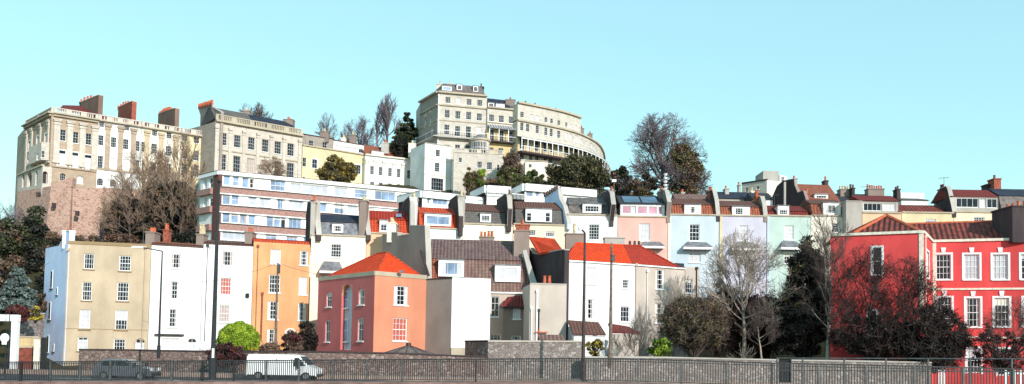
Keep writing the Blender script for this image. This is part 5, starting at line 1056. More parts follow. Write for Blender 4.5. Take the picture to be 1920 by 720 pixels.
# windows lower (below string course) for all, upper storey for first six bays
lw = [(978.6, 237.5, 5.5, 14, '24g'), (993, 240.2, 5.5, 14, '24g'), (1007.5, 242.6, 5.5, 14, '24g'), (1023.6, 246.4, 5, 14, '24g'), (1036, 249, 5, 14, '24g'), (1047.8, 252, 5, 13, '24g'), (1062, 255.7, 5, 13, '24b'), (1071.5, 257.8, 4, 12, '24b'), (1081, 260.5, 5, 12, '24b'),
      (1091, 266, 3.4, 9, '13b'), (1099, 269.5, 3.2, 9, '13b'), (1108.5, 273.5, 3, 9, '13b'), (1113.5, 277, 2.6, 9, '13b')]
vw = [(979, 269, 8, 20, '24g'), (993, 270.5, 7, 20, '24g'), (1006, 272.5, 7, 20, '24g'), (1023, 274, 7, 20, '24g'), (1036, 276.5, 7, 19, '24g'), (1048, 278.5, 6, 19, '24b'), (1063, 282, 6, 18, '24g'), (1079, 286, 6, 17, '24g'), (1094, 291, 5, 16, '24g'), (1108, 296, 4, 15, '24g')]
gw = [(979, 294, 7, 10, '23g'), (993, 296, 6, 9, '23g'), (1007, 298, 6, 9, '23g'), (1023, 300, 6, 9, '23g'), (1036, 302, 6, 9, '23g'), (974, 318, 10, 14, '33gA')]
body(t, 'wall', [tuple(p.xy) for p in PL] + [tuple(p.xy) for p in reversed(BK)], zb - 3, zs_, 'bath_stone', lw + vw + gw)
for w_ in [Wall(PL[i], PL[i + 1], zs_) for i in range(8)]: panel(t, w_, P(973.6, 281, 164).z, P(973.6, 258, 164).z, 'yellow_stone', vw)  # yellow light on the wall behind the veranda, painted as panels
uwn = [(979, 214.8, 6, 10, '33g'), (994, 219.4, 6, 10, '22b'), (1008, 222, 6, 10, '22b'), (1023.6, 224.6, 4.5, 9, '23g'), (1036, 227.5, 4.5, 9, '23g'), (1048, 230.3, 4.5, 9, '23g'), (1062, 233.8, 3.6, 8, '23g'), (1071, 236.4, 3.6, 8, '22b'), (1081, 239.5, 3.6, 8, '22b')]
body(t, 'upper_wall', [tuple(p.xy) for p in PL[:7]] + [tuple(p.xy) for p in reversed(BK[:7])], zs_ + .3, zhi, 'bath_stone', uwn, cap='lead')
m = MB(); m2 = MB(); m3 = MB(); m4 = MB(); m5 = MB()
zcan = P(973.6, 256, 164).z; zflr = P(973.6, 283, 164).z
for i in range(len(PL) - 1):
    w_ = Wall(PL[i], PL[i + 1], 0)
    m.wbox(w_, -.02, w_.L, zs_ + .002, zs_ + .3, -.35, .4, 'coping')
    if i < 6: m2.wbox(w_, -.02, w_.L, zhi + .002, zhi + .35, -.4, .5, 'coping')
    m3.prism(w_, -.1, w_.L + .05, [(-1.7, zcan - .15), (-.01, zcan + .35), (-.01, zcan + .2), (-1.7, zcan - .25)], 'lead'); m3.wbox(w_, -.1, w_.L + .1, zcan - .45, zcan - .251, -1.68, -1.6, 'paint_white')
    m4.wbox(w_, -.1, w_.L + .05, zflr - .3, zflr, -1.7, -.003, 'shade_dark_render'); m4.wbox(w_, -.1, w_.L + .05, zflr - .35, zflr - .301, -1.78, -.003, 'shade_dark_render')
    for k in range(2):
        u = w_.L * (k * .5 + .02); m5.wbox(w_, u - .07, u + .07, zflr, zcan - .3, -1.62, -1.5, 'paint_white')
    n = int(w_.L / .4)
    for k in range(n): u = w_.L * k / n; m5.wbox(w_, u - .02, u + .02, zflr, zflr + .9, -1.6, -1.56, 'grey_metal')
    m5.wbox(w_, -.1, w_.L, zflr + .9, zflr + .97, -1.62, -1.54, 'paint_white')
    if i < 6:
        m6 = MB(); m6.wbox(w_, -.02, w_.L, zflr + .02, zcan + .1, -.015, -.003, 'yellow_stone') if False else None
m.build('string_course', t); m2.build('cornice', t); m3.build('veranda_roof', t); m4.build('veranda_floor', t); m5.build('veranda_railing', t)
for i, (x, y) in enumerate(((1091, 240), (1107, 250))): chimney(t, x - 4, x + 4, y, y + 14, 186, 1.5, 'brown_render', 3)
for x, y in ((985, 192), (1003, 196), (1042, 206), (1060, 211)): chimney(t, x - 4, x + 4, y, y + 8, 173, 1.2, 'bath_stone', 2, 'dark_pot', poth=.4)
# terrace retaining walls below the crescent
W_ = WP(851, 286, 160.6, 945, 299, 161.6); t = thing('basement_terrace', 'pale stone basement storey with small windows below the crescent rotunda', 'basement storey', (W_.a.x, W_.a.y, 24))
body(t, 'wall', pl(W_) + [tuple(p) for p in back_pts(W_, 2)], 24, W_.zt, 'pale_stone', [(899, 309, 8, 11, '34g'), (917.5, 311, 9, 13, '34g'), (934, 314, 3.5, 10, '12g'), (863, 300, 5, 8, '22g')])
balustrade(t, W_, W_.zt + .01, .8, 'pale_stone', dies=4, step=.5)
rubble_wall('garden_wall', 'stone retaining wall below the crescent beside the pale lodge', [(946, 316, 161.3), (1010, 324, 162), (1060, 326, 166)], 24, .5, 'rubble_pink')
m_ = thing('lodge', 'small pale stone lodge with white shutters under the crescent', 'lodge', tuple(P(1008, 330, 158)))
W_ = WP(985, 302, 158.5, 1027, 306, 159); body(m_, 'wall', pl(W_) + [tuple(p) for p in back_pts(W_, 4)], 26, W_.zt, 'cream', [(994, 311, 5, 6, '22g')])
coping(m_, W_, .2, .15, 'coping', th=.3)
# ============================================================ RUBBLE BASTION UNDER THE LEFT TERRACE
t = thing('bastion_wall', 'massive pink-brown rubble retaining wall below the hilltop terrace', 'retaining wall', tuple(P(120, 460, 133)))
def bast(pts, zb, batter=2.0):
    m = MB(); q = [P(*p) for p in pts]
    for a, b in zip(q[:-1], q[1:]):
        d = (b - a); d.z = 0; nr = Vector((d.y, -d.x, 0)).normalized()
        A = [Vector((a.x, a.y, zb)) + nr * batter, a, a - nr * 1.2, Vector((a.x, a.y, zb)) - nr * 2]; B = [Vector((b.x, b.y, zb)) + nr * batter, b, b - nr * 1.2, Vector((b.x, b.y, zb)) - nr * 2]
        m.solid(A, B, 'rubble_pink')
    return m
bast([(31, 372, 147), (34, 359, 140.5), (95, 349, 134.6), (96, 342, 134.5), (136, 333, 134.6), (137, 354, 134.7), (200, 352, 138), (270, 356, 142), (380, 362, 148)], 9, 1.1).build('stonework', t)
u = P(202, 436, 134.5); m = MB(); m.box((u.x, u.y - 1.0, u.z), (1.3, .5, 3.0), 'shade_dark_render'); o = m.build('doorway', t)
m = MB(); m.box((u.x, u.y - 1.35, u.z - 1.2), (1.3, .1, .7), 'blue_canopy'); m.build('blue_panel', t, o)
for x, y in ((101, 385), (72, 365), (145, 400)):
    u = P(x, y, 133.6); m = MB(); m.box(u, (.5, .4, .7), 'shade_dark_render'); m.build('drain_opening', t)
# ============================================================ VEGETATION
def mesh_np(name, V, Q, mats, mi=None, root=None, parent=None, smooth=False):
    me = bpy.data.meshes.new(name); V = np.asarray(V, np.float32)
    if root is not None: V = V - np.array(root.location, np.float32)
    Q = np.asarray(Q, np.int32); n = len(Q)
    me.vertices.add(len(V)); me.vertices.foreach_set('co', V.ravel())
    me.loops.add(n * 4); me.loops.foreach_set('vertex_index', Q.ravel())
    me.polygons.add(n); me.polygons.foreach_set('loop_start', np.arange(0, n * 4, 4, dtype=np.int32)); me.polygons.foreach_set('loop_total', np.full(n, 4, np.int32))
    for m in mats: me.materials.append(MAT[m])
    if mi is not None: me.polygons.foreach_set('material_index', np.asarray(mi, np.int32))
    if smooth: me.polygons.foreach_set('use_smooth', np.ones(n, bool))
    me.update(calc_edges=True); me.validate()
    o = bpy.data.objects.new(name, me); COL.objects.link(o)
    o.parent = parent if parent is not None else root
    return o
def tubes(S, k=4):
    """S rows: x0 y0 z0 x1 y1 z1 r0 r1"""
    S = np.asarray(S, float); p0, p1, r0, r1 = S[:, :3], S[:, 3:6], S[:, 6], S[:, 7]
    d = p1 - p0; d /= np.maximum(np.linalg.norm(d, axis=1, keepdims=True), 1e-6)
    ref = np.where(np.abs(d[:, 2:3]) > .9, np.array([[1., 0, 0]]), np.array([[0, 0, 1.]])); a = np.cross(d, ref); a /= np.linalg.norm(a, axis=1, keepdims=True); b = np.cross(d, a)
    V = []
    for p, r in ((p0, r0), (p1, r1)):
        for i in range(k):
            t = 2 * math.pi * i / k; V.append(p + (a * math.cos(t) + b * math.sin(t)) * r[:, None])
    V = np.stack(V, 1).reshape(-1, 3); n = len(S); base = (np.arange(n) * 2 * k)[:, None]
    Q = np.concatenate([base + np.array([[i, (i + 1) % k, k + (i + 1) % k, k + i]]) for i in range(k)], 0)
    return V, Q
def leaves(C, size, flat=.0, elong=1.6):
    n = len(C); u = rng.normal(size=(n, 3)); u[:, 2] *= (1 - flat); u /= np.linalg.norm(u, axis=1, keepdims=True)
    w = rng.normal(size=(n, 3)); v = np.cross(u, w); v /= np.linalg.norm(v, axis=1, keepdims=True)
    s = size * rng.uniform(.6, 1.4, (n, 1)); u = u * s * elong; v = v * s
    V = np.stack([C - u - v * .3, C + v * .9 - u * .1, C + u + v * .2, C - v * .9 + u * .1], 1).reshape(-1, 3)
    return V, np.arange(n * 4).reshape(n, 4)
def grow(base, height, radius, levels=5, kids=(12, 9, 7, 5), trunk=.3, r0=.2, up=.25, spread=.9, wob=.13, sq=.9, stems=1, minr=.008, top=1.0):
    """bare branching skeleton: limbs reach out to the crown's edge, each carries finer branches and twigs"""
    out = []; b = np.array(base, float); c0 = b + np.array([0, 0, height * trunk]); H = height * (1 - trunk); ext = np.array([radius, radius * sq, H])
    def seg(p, d, L, r, n, w=wob, u=up):
        q = p.copy(); dd = d / np.linalg.norm(d); pts = [q]
        for i in range(n):
            dd = dd + rng.normal(size=3) * w + np.array([0, 0, u * .22]); dd /= np.linalg.norm(dd); q2 = q + dd * L / n
            out.append((*q, *q2, max(r * (1 - .62 * i / n), minr), max(r * (1 - .62 * (i + 1) / n), minr * .8))); q = q2; pts.append(q)
        return pts, dd
    def inside(p): e = (p - c0) / ext; e[2] = max(e[2], -e[2] * 2.2); return e @ e < 1.12
    def br(p, d, L, r, lv):
        pts, dd = seg(p, d, L, r, 4 if lv <= 2 else 3 if lv == 3 else 2)
        if lv >= levels - 1: return
        k = kids[min(lv, len(kids) - 1)]
        for j in range(k):
            f = .25 + .75 * (j + rng.random() * .9) / k; x = min(f, .999) * (len(pts) - 1); i = int(x); pp = pts[i] + (pts[i + 1] - pts[i]) * (x - i)
            t = (pts[i + 1] - pts[i]); t /= np.linalg.norm(t); a = rng.normal(size=3); a -= a.dot(t) * t; a /= np.linalg.norm(a)
            nd = t * rng.uniform(.7, 1.1) + a * spread * rng.uniform(.6, 1.1) + np.array([0, 0, up * .8]); nd /= np.linalg.norm(nd)
            L2 = L * rng.uniform(.36, .60)
            if inside(pp + nd * L2 * .8): br(pp, nd, L2, r * .5 * rng.uniform(.75, 1.1), lv + 1)
            elif inside(pp): br(pp, nd, L2 * .5, r * .4, max(lv + 1, levels - 1))
    if stems == 1 and trunk > 0:
        tp, _ = seg(b, np.array([rng.normal() * .05, rng.normal() * .05, 1.]), height * (trunk + .35 * (1 - trunk)), r0, 6, .05, .3)
    else: tp = [b] * 4
    n = kids[0]
    for j in range(n):
        th = 2.4 * j + rng.random(); e = (j + .5) / n; el = math.asin(min(.98, .08 + .9 * e))
        tg = c0 + ext * np.array([math.cos(th) * math.cos(el), math.sin(th) * math.cos(el), math.sin(el) * top]) * rng.uniform(.86, 1.0)
        x = (.35 + .62 * e) * (len(tp) - 1); i = min(int(x), len(tp) - 2); st = tp[i] + (tp[i + 1] - tp[i]) * (x - i)
        d = tg - st; L = np.linalg.norm(d); br(st, d / L - np.array([0, 0, up * .25]), L, r0 * rng.uniform(.28, .42), 1)
    return np.array(out), None
def px_base(cx, yb, yt, w, Y):
    b = P(cx, yb, Y); h = P(cx, yt, Y).z - b.z; r = w / 2 / F * Y; return np.array(b), h, r
def bare_tree(label, cx, yb, yt, w, Y, mat='bark', thin=None, name='bare_tree', cat='tree', group=None, buds=None, budn=0, buds_size=.05, **k):
    b, h, r = px_base(cx, yb, yt, w, Y); t = thing(name, label, cat, tuple(b), group)
    S, tips = grow(b, h, r, **k); big = S[:, 6] > .035
    V, Q = tubes(S[big], 6); mesh_np('trunk', V, Q, [mat], root=t)
    V, Q = tubes(S[~big], 3); mesh_np('twigs', V, Q, [thin or mat], root=t)
    if buds:
        T = S[~big][:, 3:6]; i = rng.integers(0, len(T), budn); C = T[i] + rng.normal(size=(budn, 3)) * .12; V, Q = leaves(C, buds_size); mesh_np('leaves', V, Q, [buds], root=t)
    return t
def leafy(label, cx, yb, yt, w, Y, mat, n=9000, size=.11, name='shrub', cat='shrub', group=None, clumps=26, cr=.24, bottom=.0, sq=.8, bark='bark_dark', mat2=None, f2=.3, flat=0, seed=None, trunk=.12, egg=0, twig=0, dome=False, elong=1.6, twm=None, core=True):
    """crown of leaf clumps on a branching frame; bottom = share of the height that stays bare trunk"""
    b, h, r = px_base(cx, yb, yt, w, Y); t = thing(name, label, cat, tuple(b), group)
    cen = np.array([b[0], b[1], b[2] + h * (bottom + (1 - bottom) / 2)]); ext = np.array([r, r * sq, h * (1 - bottom) / 2])
    cl = []
    while len(cl) < clumps:
        p = rng.uniform(-1, 1, 3)
        if p @ p > 1 or p @ p < .12: continue
        wz = 1 - egg * max(p[2], 0); p = p * np.array([wz, wz, 1]); cl.append(cen + p * ext * (1 - cr * .55))
    cl = np.array(cl); wt = rng.uniform(.5, 1.5, clumps); idx = rng.choice(clumps, n, p=wt / wt.sum())
    sc_ = ext.mean() * cr * rng.uniform(.6, 1.3, clumps)
    g = rng.normal(size=(n, 3)); g /= np.linalg.norm(g, axis=1, keepdims=True); g *= (rng.random((n, 1)) ** .45)
    C = cl[idx] + g * sc_[idx][:, None] * np.array([1.15, 1.0, .85])
    if dome:
        g = g / np.linalg.norm(g, axis=1, keepdims=True); lum = 1 + .05 * np.sin(g[:, :1] * 9 + 1) * np.sin(g[:, 2:] * 8) + .04 * np.sin(g[:, 1:2] * 14)
        C = b + np.array([0, 0, h * .46]) + g * lum * np.array([r, r * sq, h * .54]) * rng.uniform(.86, 1.0, (n, 1))
    C = C[C[:, 2] > b[2] + .02]
    V, Q = leaves(C, size, flat, elong); mats = [mat]; mi = None
    if mat2: mats = [mat, mat2]; c2 = rng.random(clumps) < f2; mi = np.where(c2[idx][:len(C)] if len(C) == n else rng.random(len(C)) < f2, 1, 0)
    mesh_np('foliage', V, Q, mats, mi, root=t)
    S = []
    for c in cl:
        m = b + (c - b) * .45 + np.array([0, 0, h * .08]) + rng.normal(size=3) * r * .06
        S.append((*b, *m, trunk * .5, trunk * .3)); S.append((*m, *c, trunk * .3, trunk * .12))
        for _ in range(3 + twig): 
            e = c + rng.normal(size=3) * sc_.mean() * (.8 + .25 * bool(twig)); S.append((*c, *e, .03, .01))
    if bottom > .1: S.append((*b, b[0], b[1], b[2] + h * (bottom + .25), trunk, trunk * .6))
    V, Q = tubes(S, 5); mesh_np('branches', V, Q, [twm or bark], root=t)
    return t
def conifer(label, cx, yb, yt, w, Y, mat, n=9000, size=.13, tiers=11, name='conifer', sparse=1.0):
    b, h, r = px_base(cx, yb, yt, w, Y); t = thing(name, label, 'tree', tuple(b)); C = []; S = [(*b, b[0], b[1], b[2] + h, r * .07, .03)]
    for i in range(tiers):
        f = (i + .5) / tiers; z = b[2] + h * (.06 + .92 * f); rad = r * (1 - f) ** .75 + .15; m = int(7 + 6 * (1 - f))
        for j in range(m):
            a = rng.random() * 6.28; L = rad * rng.uniform(.7, 1.08); tip = np.array([b[0] + math.cos(a) * L, b[1] + math.sin(a) * L, z + rng.uniform(-.02, .06) * h]); o_ = np.array([b[0], b[1], z])
            S.append((*o_, *tip, .05, .015)); k = max(6, int(n / tiers / m * (1.6 - f)))
            u = rng.random((k, 1)) ** .6; C.append(o_ + (tip - o_) * u + rng.normal(size=(k, 3)) * np.array([.22, .22, .12]) * (rad * .38 + .12) * sparse)
    V, Q = leaves(np.concatenate(C), size); mesh_np('foliage', V, Q, [mat], root=t)
    V, Q = tubes(S, 5); mesh_np('trunk', V, Q, ['bark_dark'], root=t); return t

# hilltop skyline
bare_tree('big rounded bare tree standing against the sky on the right of the hill', 1244, 382, 214, 172, 150, 'bark', 'bark_purple', levels=6, kids=(17, 10, 7, 5, 3), trunk=.12, r0=.6, spread=.85, up=.02, minr=.018, wob=.17)
leafy('ivy-clad dark tree growing into the big bare tree', 1283, 385, 262, 72, 147, 'leaf_olive', 17000, .11, 'ivy_clad_tree', 'tree', clumps=102, cr=.24, mat2='leaf_brown', f2=.45, egg=.25, twig=3, bark='bark')
leafy('low olive and brown thicket under the big bare tree', 1205, 385, 325, 62, 148, 'leaf_olive', 7000, .13, clumps=44, mat2='leaf_brown', f2=.5, twig=4, bark='bark')
leafy('small dark rounded tree left of the big bare tree', 1163, 382, 303, 42, 152, 'leaf_dark', 8000, .12, 'small_tree', 'tree', clumps=40, mat2='leaf_brown', f2=.4, egg=.2, twig=3)
bare_tree('tall forked bare tree beside the dark pine', 727, 300, 178, 52, 176, 'bark_purple', 'bark_purple', levels=5, kids=(12, 9, 7, 5), trunk=.35, r0=.38, spread=.5, up=.4, minr=.018)
bare_tree('thin bare tree next to the forked bare tree', 709, 300, 195, 26, 177, 'bark_purple', 'bark_purple', levels=4, kids=(12, 8, 6), trunk=.4, r0=.28, spread=.45, up=.4, minr=.018)
bare_tree('hazy purple bare tree behind the yellow houses', 672, 300, 219, 80, 190, 'bark_purple', 'bark_purple', levels=6, kids=(12, 8, 6, 5, 3), trunk=.12, r0=.35, minr=.014)
bare_tree('small pale lilac bare tree above the yellow attic', 612, 290, 213, 50, 190, 'bark_purple', 'bark_purple', levels=5, kids=(12, 9, 7, 5), trunk=.15, r0=.25, minr=.012)
bare_tree('bare treetop behind the slate roof of the centre pavilion', 477, 250, 193, 80, 185, 'bark_purple', 'bark', levels=5, kids=(12, 9, 7, 5), trunk=.1, r0=.3, minr=.018)
conifer('dark broad pine beside the grey crescent pavilion', 762, 300, 210, 62, 172, 'leaf_dark', 12000, .16, 9, 'pine_tree', sparse=1.3)
leafy('dark bush at the foot of the pine', 752, 300, 258, 45, 169, 'leaf_ivy', 5000, .14, clumps=30)
# slope under the crescent
leafy('broad dark olive tree crown in front of the crescent veranda', 1082, 372, 291, 126, 146, 'leaf_olive', 30000, .13, 'broad_tree', 'tree', clumps=136, cr=.2, mat2='leaf_dark', f2=.55, egg=.15, twig=4, bark='bark')
bare_tree('small brown-budded tree under the awning balcony', 958, 340, 284, 44, 157, 'bark', 'bark', levels=5, kids=(12, 9, 7, 5), trunk=.25, r0=.2, buds='leaf_brown', budn=3500, buds_size=.09, minr=.015)
leafy('green bush at the base of the brown-budded tree', 944, 352, 315, 26, 156, 'leaf_green', 3500, .12, clumps=23)
leafy('dark green hedge bush beside the pale lodge', 1000, 350, 318, 50, 155, 'leaf_green', 7000, .1, clumps=40, mat2='leaf_dark', f2=.5, sq=.5)
leafy('bright yellow-green shrub against the garden wall', 903, 352, 314, 24, 158, 'leaf_bright', 3500, .1, clumps=20, egg=.3)
leafy('olive and tan creeper bush left of the bright shrub', 880, 372, 310, 24, 155, 'leaf_olive', 4500, .1, clumps=34, twig=6, bark='bark_tan')
leafy('rusty brown bush on the slope above the white flats', 925, 352, 332, 34, 152, 'leaf_brown', 3000, .1, clumps=23)
leafy('autumn yellow and olive tree above the white apartment roof', 631, 352, 290, 86, 141, 'leaf_autumn', 13000, .12, 'autumn_tree', 'tree', clumps=78, cr=.2, mat2='leaf_olive', f2=.35, egg=.35, twig=4, bark='bark')
bare_tree('small bare spreading tree before the centre pavilion', 508, 345, 292, 62, 141, 'bark_tan', 'bark_tan', levels=5, kids=(12, 9, 7, 5), trunk=.2, r0=.16, spread=1.1, up=.08, minr=.014)
leafy('tall mixed green bush against the pale basement storey', 888, 368, 318, 44, 156, 'leaf_olive', 6000, .1, clumps=50, mat2='leaf_green', f2=.35, twig=5, bark='bark')
leafy('leafy green tree covering the wall below the awning house', 952, 362, 308, 44, 154, 'leaf_green', 7000, .1, 'small_tree', 'tree', clumps=50, mat2='leaf_olive', f2=.6, twig=5, bark='bark')
leafy('long green and rusty hedge above the white flats roofs', 978, 362, 330, 110, 151, 'leaf_green', 9000, .1, 'hedge', 'hedge', clumps=80, cr=.15, mat2='leaf_brown', f2=.45, twig=3, sq=.3, bark='bark')
# big mass below the left terrace
bare_tree('tall tan bare tree rising from ivy before the white and yellow hilltop houses', 330, 440, 236, 112, 131, 'bark_tan', 'bark_tan', levels=6, kids=(12, 8, 6, 5, 3), trunk=.15, r0=.4, up=.35, spread=.75, minr=.016)
bare_tree('tan bare tree leaning over the rubble wall', 262, 455, 276, 128, 129, 'bark_tan', 'bark_tan', levels=6, kids=(12, 8, 6, 5, 3), trunk=.12, r0=.4, up=.2, spread=.9, minr=.016)
leafy('huge dark ivy thicket on the slope under the hilltop terrace', 318, 468, 335, 132, 127, 'leaf_ivy', 34000, .12, 'ivy_thicket', 'thicket', clumps=238, cr=.16, mat2='leaf_brown', f2=.3, twig=4, sq=.5)
leafy('dark bramble bush over the rubble wall doorway', 240, 470, 362, 92, 128, 'leaf_ivy', 14000, .11, 'bramble_bush', 'bush', clumps=136, cr=.17, mat2='leaf_brown', f2=.4, twig=7, bark='bark', sq=.5)
leafy('reddish dry bush beside the apartment block corner', 360, 470, 398, 44, 124, 'leaf_brown', 6000, .11, clumps=40, mat2='leaf_maroon', f2=.4, twig=6, bark='bark_tan')
leafy('low dark bushes behind the orange-brown chimney pots', 345, 470, 432, 110, 121, 'leaf_ivy', 9000, .12, clumps=51, sq=.4)
leafy('brown scrub at the foot of the rubble wall', 225, 475, 437, 80, 118, 'leaf_brown', 6000, .12, clumps=40, mat2='leaf_maroon', f2=.3, twig=4, sq=.5)
bare_tree('brown tangled bare tree low on the slope over the rubble wall', 245, 475, 306, 130, 125, 'bark', 'bark_tan', levels=6, kids=(13, 8, 6, 4, 3), trunk=.1, r0=.25, up=.2, spread=.9, minr=.014)
bare_tree('brown tangled bare tree in front of the ivy thicket', 335, 475, 318, 120, 123, 'bark', 'bark_tan', levels=6, kids=(11, 7, 5, 4, 3), trunk=.15, r0=.25, up=.25, spread=.9, minr=.012)
# far left
leafy('tall dark yew at the foot of the rubble bastion', 62, 560, 384, 84, 118, 'leaf_ivy', 22000, .14, 'yew_tree', 'tree', clumps=95, cr=.25, mat2='leaf_dark', f2=.4, egg=.3, twig=2)
leafy('dark tree at the picture edge behind the blue-grey conifer', 8, 560, 398, 90, 116, 'leaf_dark', 18000, .14, 'dark_tree', 'tree', clumps=81, cr=.25, mat2='leaf_brown', f2=.35, egg=.2, twig=3)
leafy('brown and dark undergrowth behind the blue-sided house', 95, 590, 430, 60, 104, 'leaf_brown', 13000, .1, clumps=68, mat2='leaf_ivy', f2=.55, twig=4)
bare_tree('thin bare sapling against the sky at the bastion edge', 14, 470, 372, 62, 121, 'bark_purple', 'bark_purple', levels=5, kids=(12, 9, 7, 5), trunk=.2, r0=.15, minr=.012)
conifer('blue-grey conifer beside the stone garden wall', 30, 600, 500, 82, 84, 'leaf_bluegrey', 16000, .09, 10)
leafy('dark red low bush under the blue-grey conifer', 32, 606, 570, 64, 79, 'leaf_maroon', 6000, .07, clumps=34, sq=.5)
leafy('small yellow-leaved bush on the garden wall', 66, 606, 572, 36, 78.5, 'leaf_yellow', 3500, .06, clumps=23, mat2='leaf_olive', f2=.4, sq=.5)
leafy('dark low scrub between the conifer and the blue side wall', 76, 600, 545, 40, 86, 'leaf_brown', 6000, .08, clumps=34, mat2='leaf_dark', f2=.5)
leafy('bushy olive tree on the slope beyond the far left garden wall', -110, 600, 430, 150, 100, 'leaf_olive', 9000, .15, 'hillside_tree', 'tree', clumps=90, cr=.2, mat2='leaf_dark', f2=.5, twig=4, bark='bark')
leafy('dark thicket on the left slope behind the portal frame', -40, 600, 470, 120, 92, 'leaf_ivy', 8000, .13, 'hillside_thicket', 'thicket', clumps=80, cr=.2, mat2='leaf_brown', f2=.4, twig=5, bark='bark')
leafy('olive tree on the slope past the end of the pastel terrace', 2040, 560, 380, 150, 108, 'leaf_olive', 9000, .15, 'hillside_tree', 'tree', clumps=90, cr=.2, mat2='leaf_brown', f2=.4, twig=4, bark='bark')
# street front
leafy('round clipped lime-green bush in front of the white house', 446.5, 666, 604, 76, 73.5, 'leaf_bright', 30000, .05, 'round_bush', 'bush', clumps=34, cr=.3, sq=.9, bark='bark', dome=True)
leafy('dark red spiky shrub at the foot of the round green bush', 424, 690, 641, 84, 69.2, 'leaf_maroon', 9000, .05, clumps=57, twig=7, bark='bark_dark', sq=.5)
leafy('low yellow shrub to the side of the round green bush', 474, 668, 650, 22, 72, 'leaf_yellow', 1800, .05, clumps=13)
leafy('brown leafy bush by the orange house door', 547, 668, 618, 42, 74, 'leaf_brown', 6000, .055, clumps=40, mat2='leaf_maroon', f2=.4, twig=5)
leafy('black-green ivy bush against the salmon house corner', 572, 672, 600, 42, 76, 'leaf_black', 11000, .07, clumps=57, sq=.6)
leafy('small reddish bush below the orange house windows', 508, 668, 640, 54, 74.5, 'leaf_brown', 4500, .05, clumps=34, twig=5, bark='bark_tan')
# shrubs and trees behind the right-hand wall
bare_tree('dense willowy bare shrub beside the wooden pole', 1192, 672, 590, 96, 73.5, 'bark_tan', 'bark', levels=4, kids=(12, 8, 6), stems=9, trunk=.0, r0=.05, up=.35, spread=.7, name='bare_shrub', cat='shrub', minr=.011)
leafy('small yellow-green bush at the foot of the lamp post', 1116, 672, 632, 40, 72.5, 'leaf_yellow', 3000, .05, clumps=23, mat2='leaf_olive', f2=.6)
leafy('bright green ivy bush among the bare shrubs', 1238, 674, 632, 48, 72.8, 'leaf_green', 7000, .055, clumps=44, mat2='leaf_bright', f2=.3)
leafy('olive-brown rounded tree with pale stems behind the road wall', 1300, 674, 552, 142, 75, 'leaf_olive', 16000, .05, 'olive_shrub_tree', 'tree', clumps=221, cr=.16, bottom=.12, mat2='leaf_brown', f2=.3, egg=.15, twig=10, bark='bark', trunk=.11)
bare_tree('fine pale bare bush before the pinkish annex wall', 1262, 672, 525, 70, 79, 'bark_pale', 'bark_pale', levels=5, kids=(12, 9, 7, 5), stems=4, trunk=.1, r0=.09, up=.4, spread=.6, minr=.008)
leafy('purple-brown thicket behind the olive tree', 1352, 672, 524, 110, 80, 'leaf_brown', 11000, .06, 'thicket', 'thicket', clumps=153, cr=.17, mat2='leaf_maroon', f2=.45, twig=12, bark='bark', egg=.2)
bare_tree('pale wide-spreading bare tree in front of the lavender house', 1395, 672, 436, 190, 78, 'bark_pale', 'bark_pale', levels=6, kids=(15, 8, 6, 4, 3), trunk=.3, r0=.2, up=.12, spread=.7, minr=.013)
leafy('black shaded ivy mass beneath the pale bare tree', 1418, 676, 545, 130, 80.5, 'leaf_black', 22000, .08, 'ivy_mass', 'ivy', clumps=102, cr=.24, mat2='leaf_maroon', f2=.25, twig=8, bark='bark_dark')
bare_tree('slender pale bare tree with forked stem left of the ivy conifer', 1428, 674, 560, 80, 73.5, 'bark_pale', 'bark', levels=5, kids=(12, 9, 7, 5), trunk=.3, r0=.09, up=.35, spread=.6, minr=.007)
bare_tree('low pale shoots rising behind the road wall', 1392, 674, 640, 60, 72.5, 'bark_pale', 'bark_pale', levels=3, kids=(9, 6), stems=7, trunk=0, r0=.035, up=.3, spread=.9, name='bare_shrub', cat='shrub', minr=.007)
leafy('tall dark ivy-covered tree with yellowish top beside the red house', 1512, 676, 436, 104, 78, 'leaf_ivy', 36000, .075, 'ivy_tree', 'tree', clumps=187, cr=.18, mat2='leaf_olive', f2=.22, egg=.55, twig=5, bark='bark')
leafy('dense black shrubbery at the foot of the ivy tree', 1500, 678, 570, 110, 75.5, 'leaf_black', 18000, .08, 'shrubbery', 'shrub', clumps=85, cr=.25)
bare_tree('tall bare tree with pale trunk at the corner of the red house', 1551, 676, 378, 120, 71.5, 'bark_pale', 'bark', levels=6, kids=(12, 8, 6, 5, 3), trunk=.2, r0=.15, up=.3, spread=.8, minr=.008)
bare_tree('gnarled dark bare tree spreading over the red wall', 1628, 676, 462, 160, 69.5, 'bark_dark', 'bark_dark', levels=6, kids=(12, 8, 6, 5, 3), trunk=.14, r0=.16, up=.22, spread=.95, minr=.009, buds='leaf_black', budn=1800, buds_size=.04)
bare_tree('second dark bare tree with fanned twigs against the red wall', 1706, 676, 490, 160, 69, 'bark_dark', 'bark_dark', levels=6, kids=(12, 8, 6, 5, 3), trunk=.14, r0=.16, up=.25, spread=.95, minr=.009, buds='leaf_black', budn=1800, buds_size=.04)
leafy('dark leafy crown over the red house corner', 1752, 700, 572, 135, 68, 'leaf_black', 8000, .055, 'dark_leafy_tree', 'tree', clumps=187, cr=.15, bottom=.02, mat2='leaf_ivy', f2=.4, egg=.1, twig=24, trunk=.14)
bare_tree('sparse bare tree before the red house ground floor windows', 1900, 690, 560, 120, 67, 'bark_dark', 'bark', levels=5, kids=(12, 9, 7, 5), trunk=.3, r0=.09, up=.25, spread=.9, minr=.007)

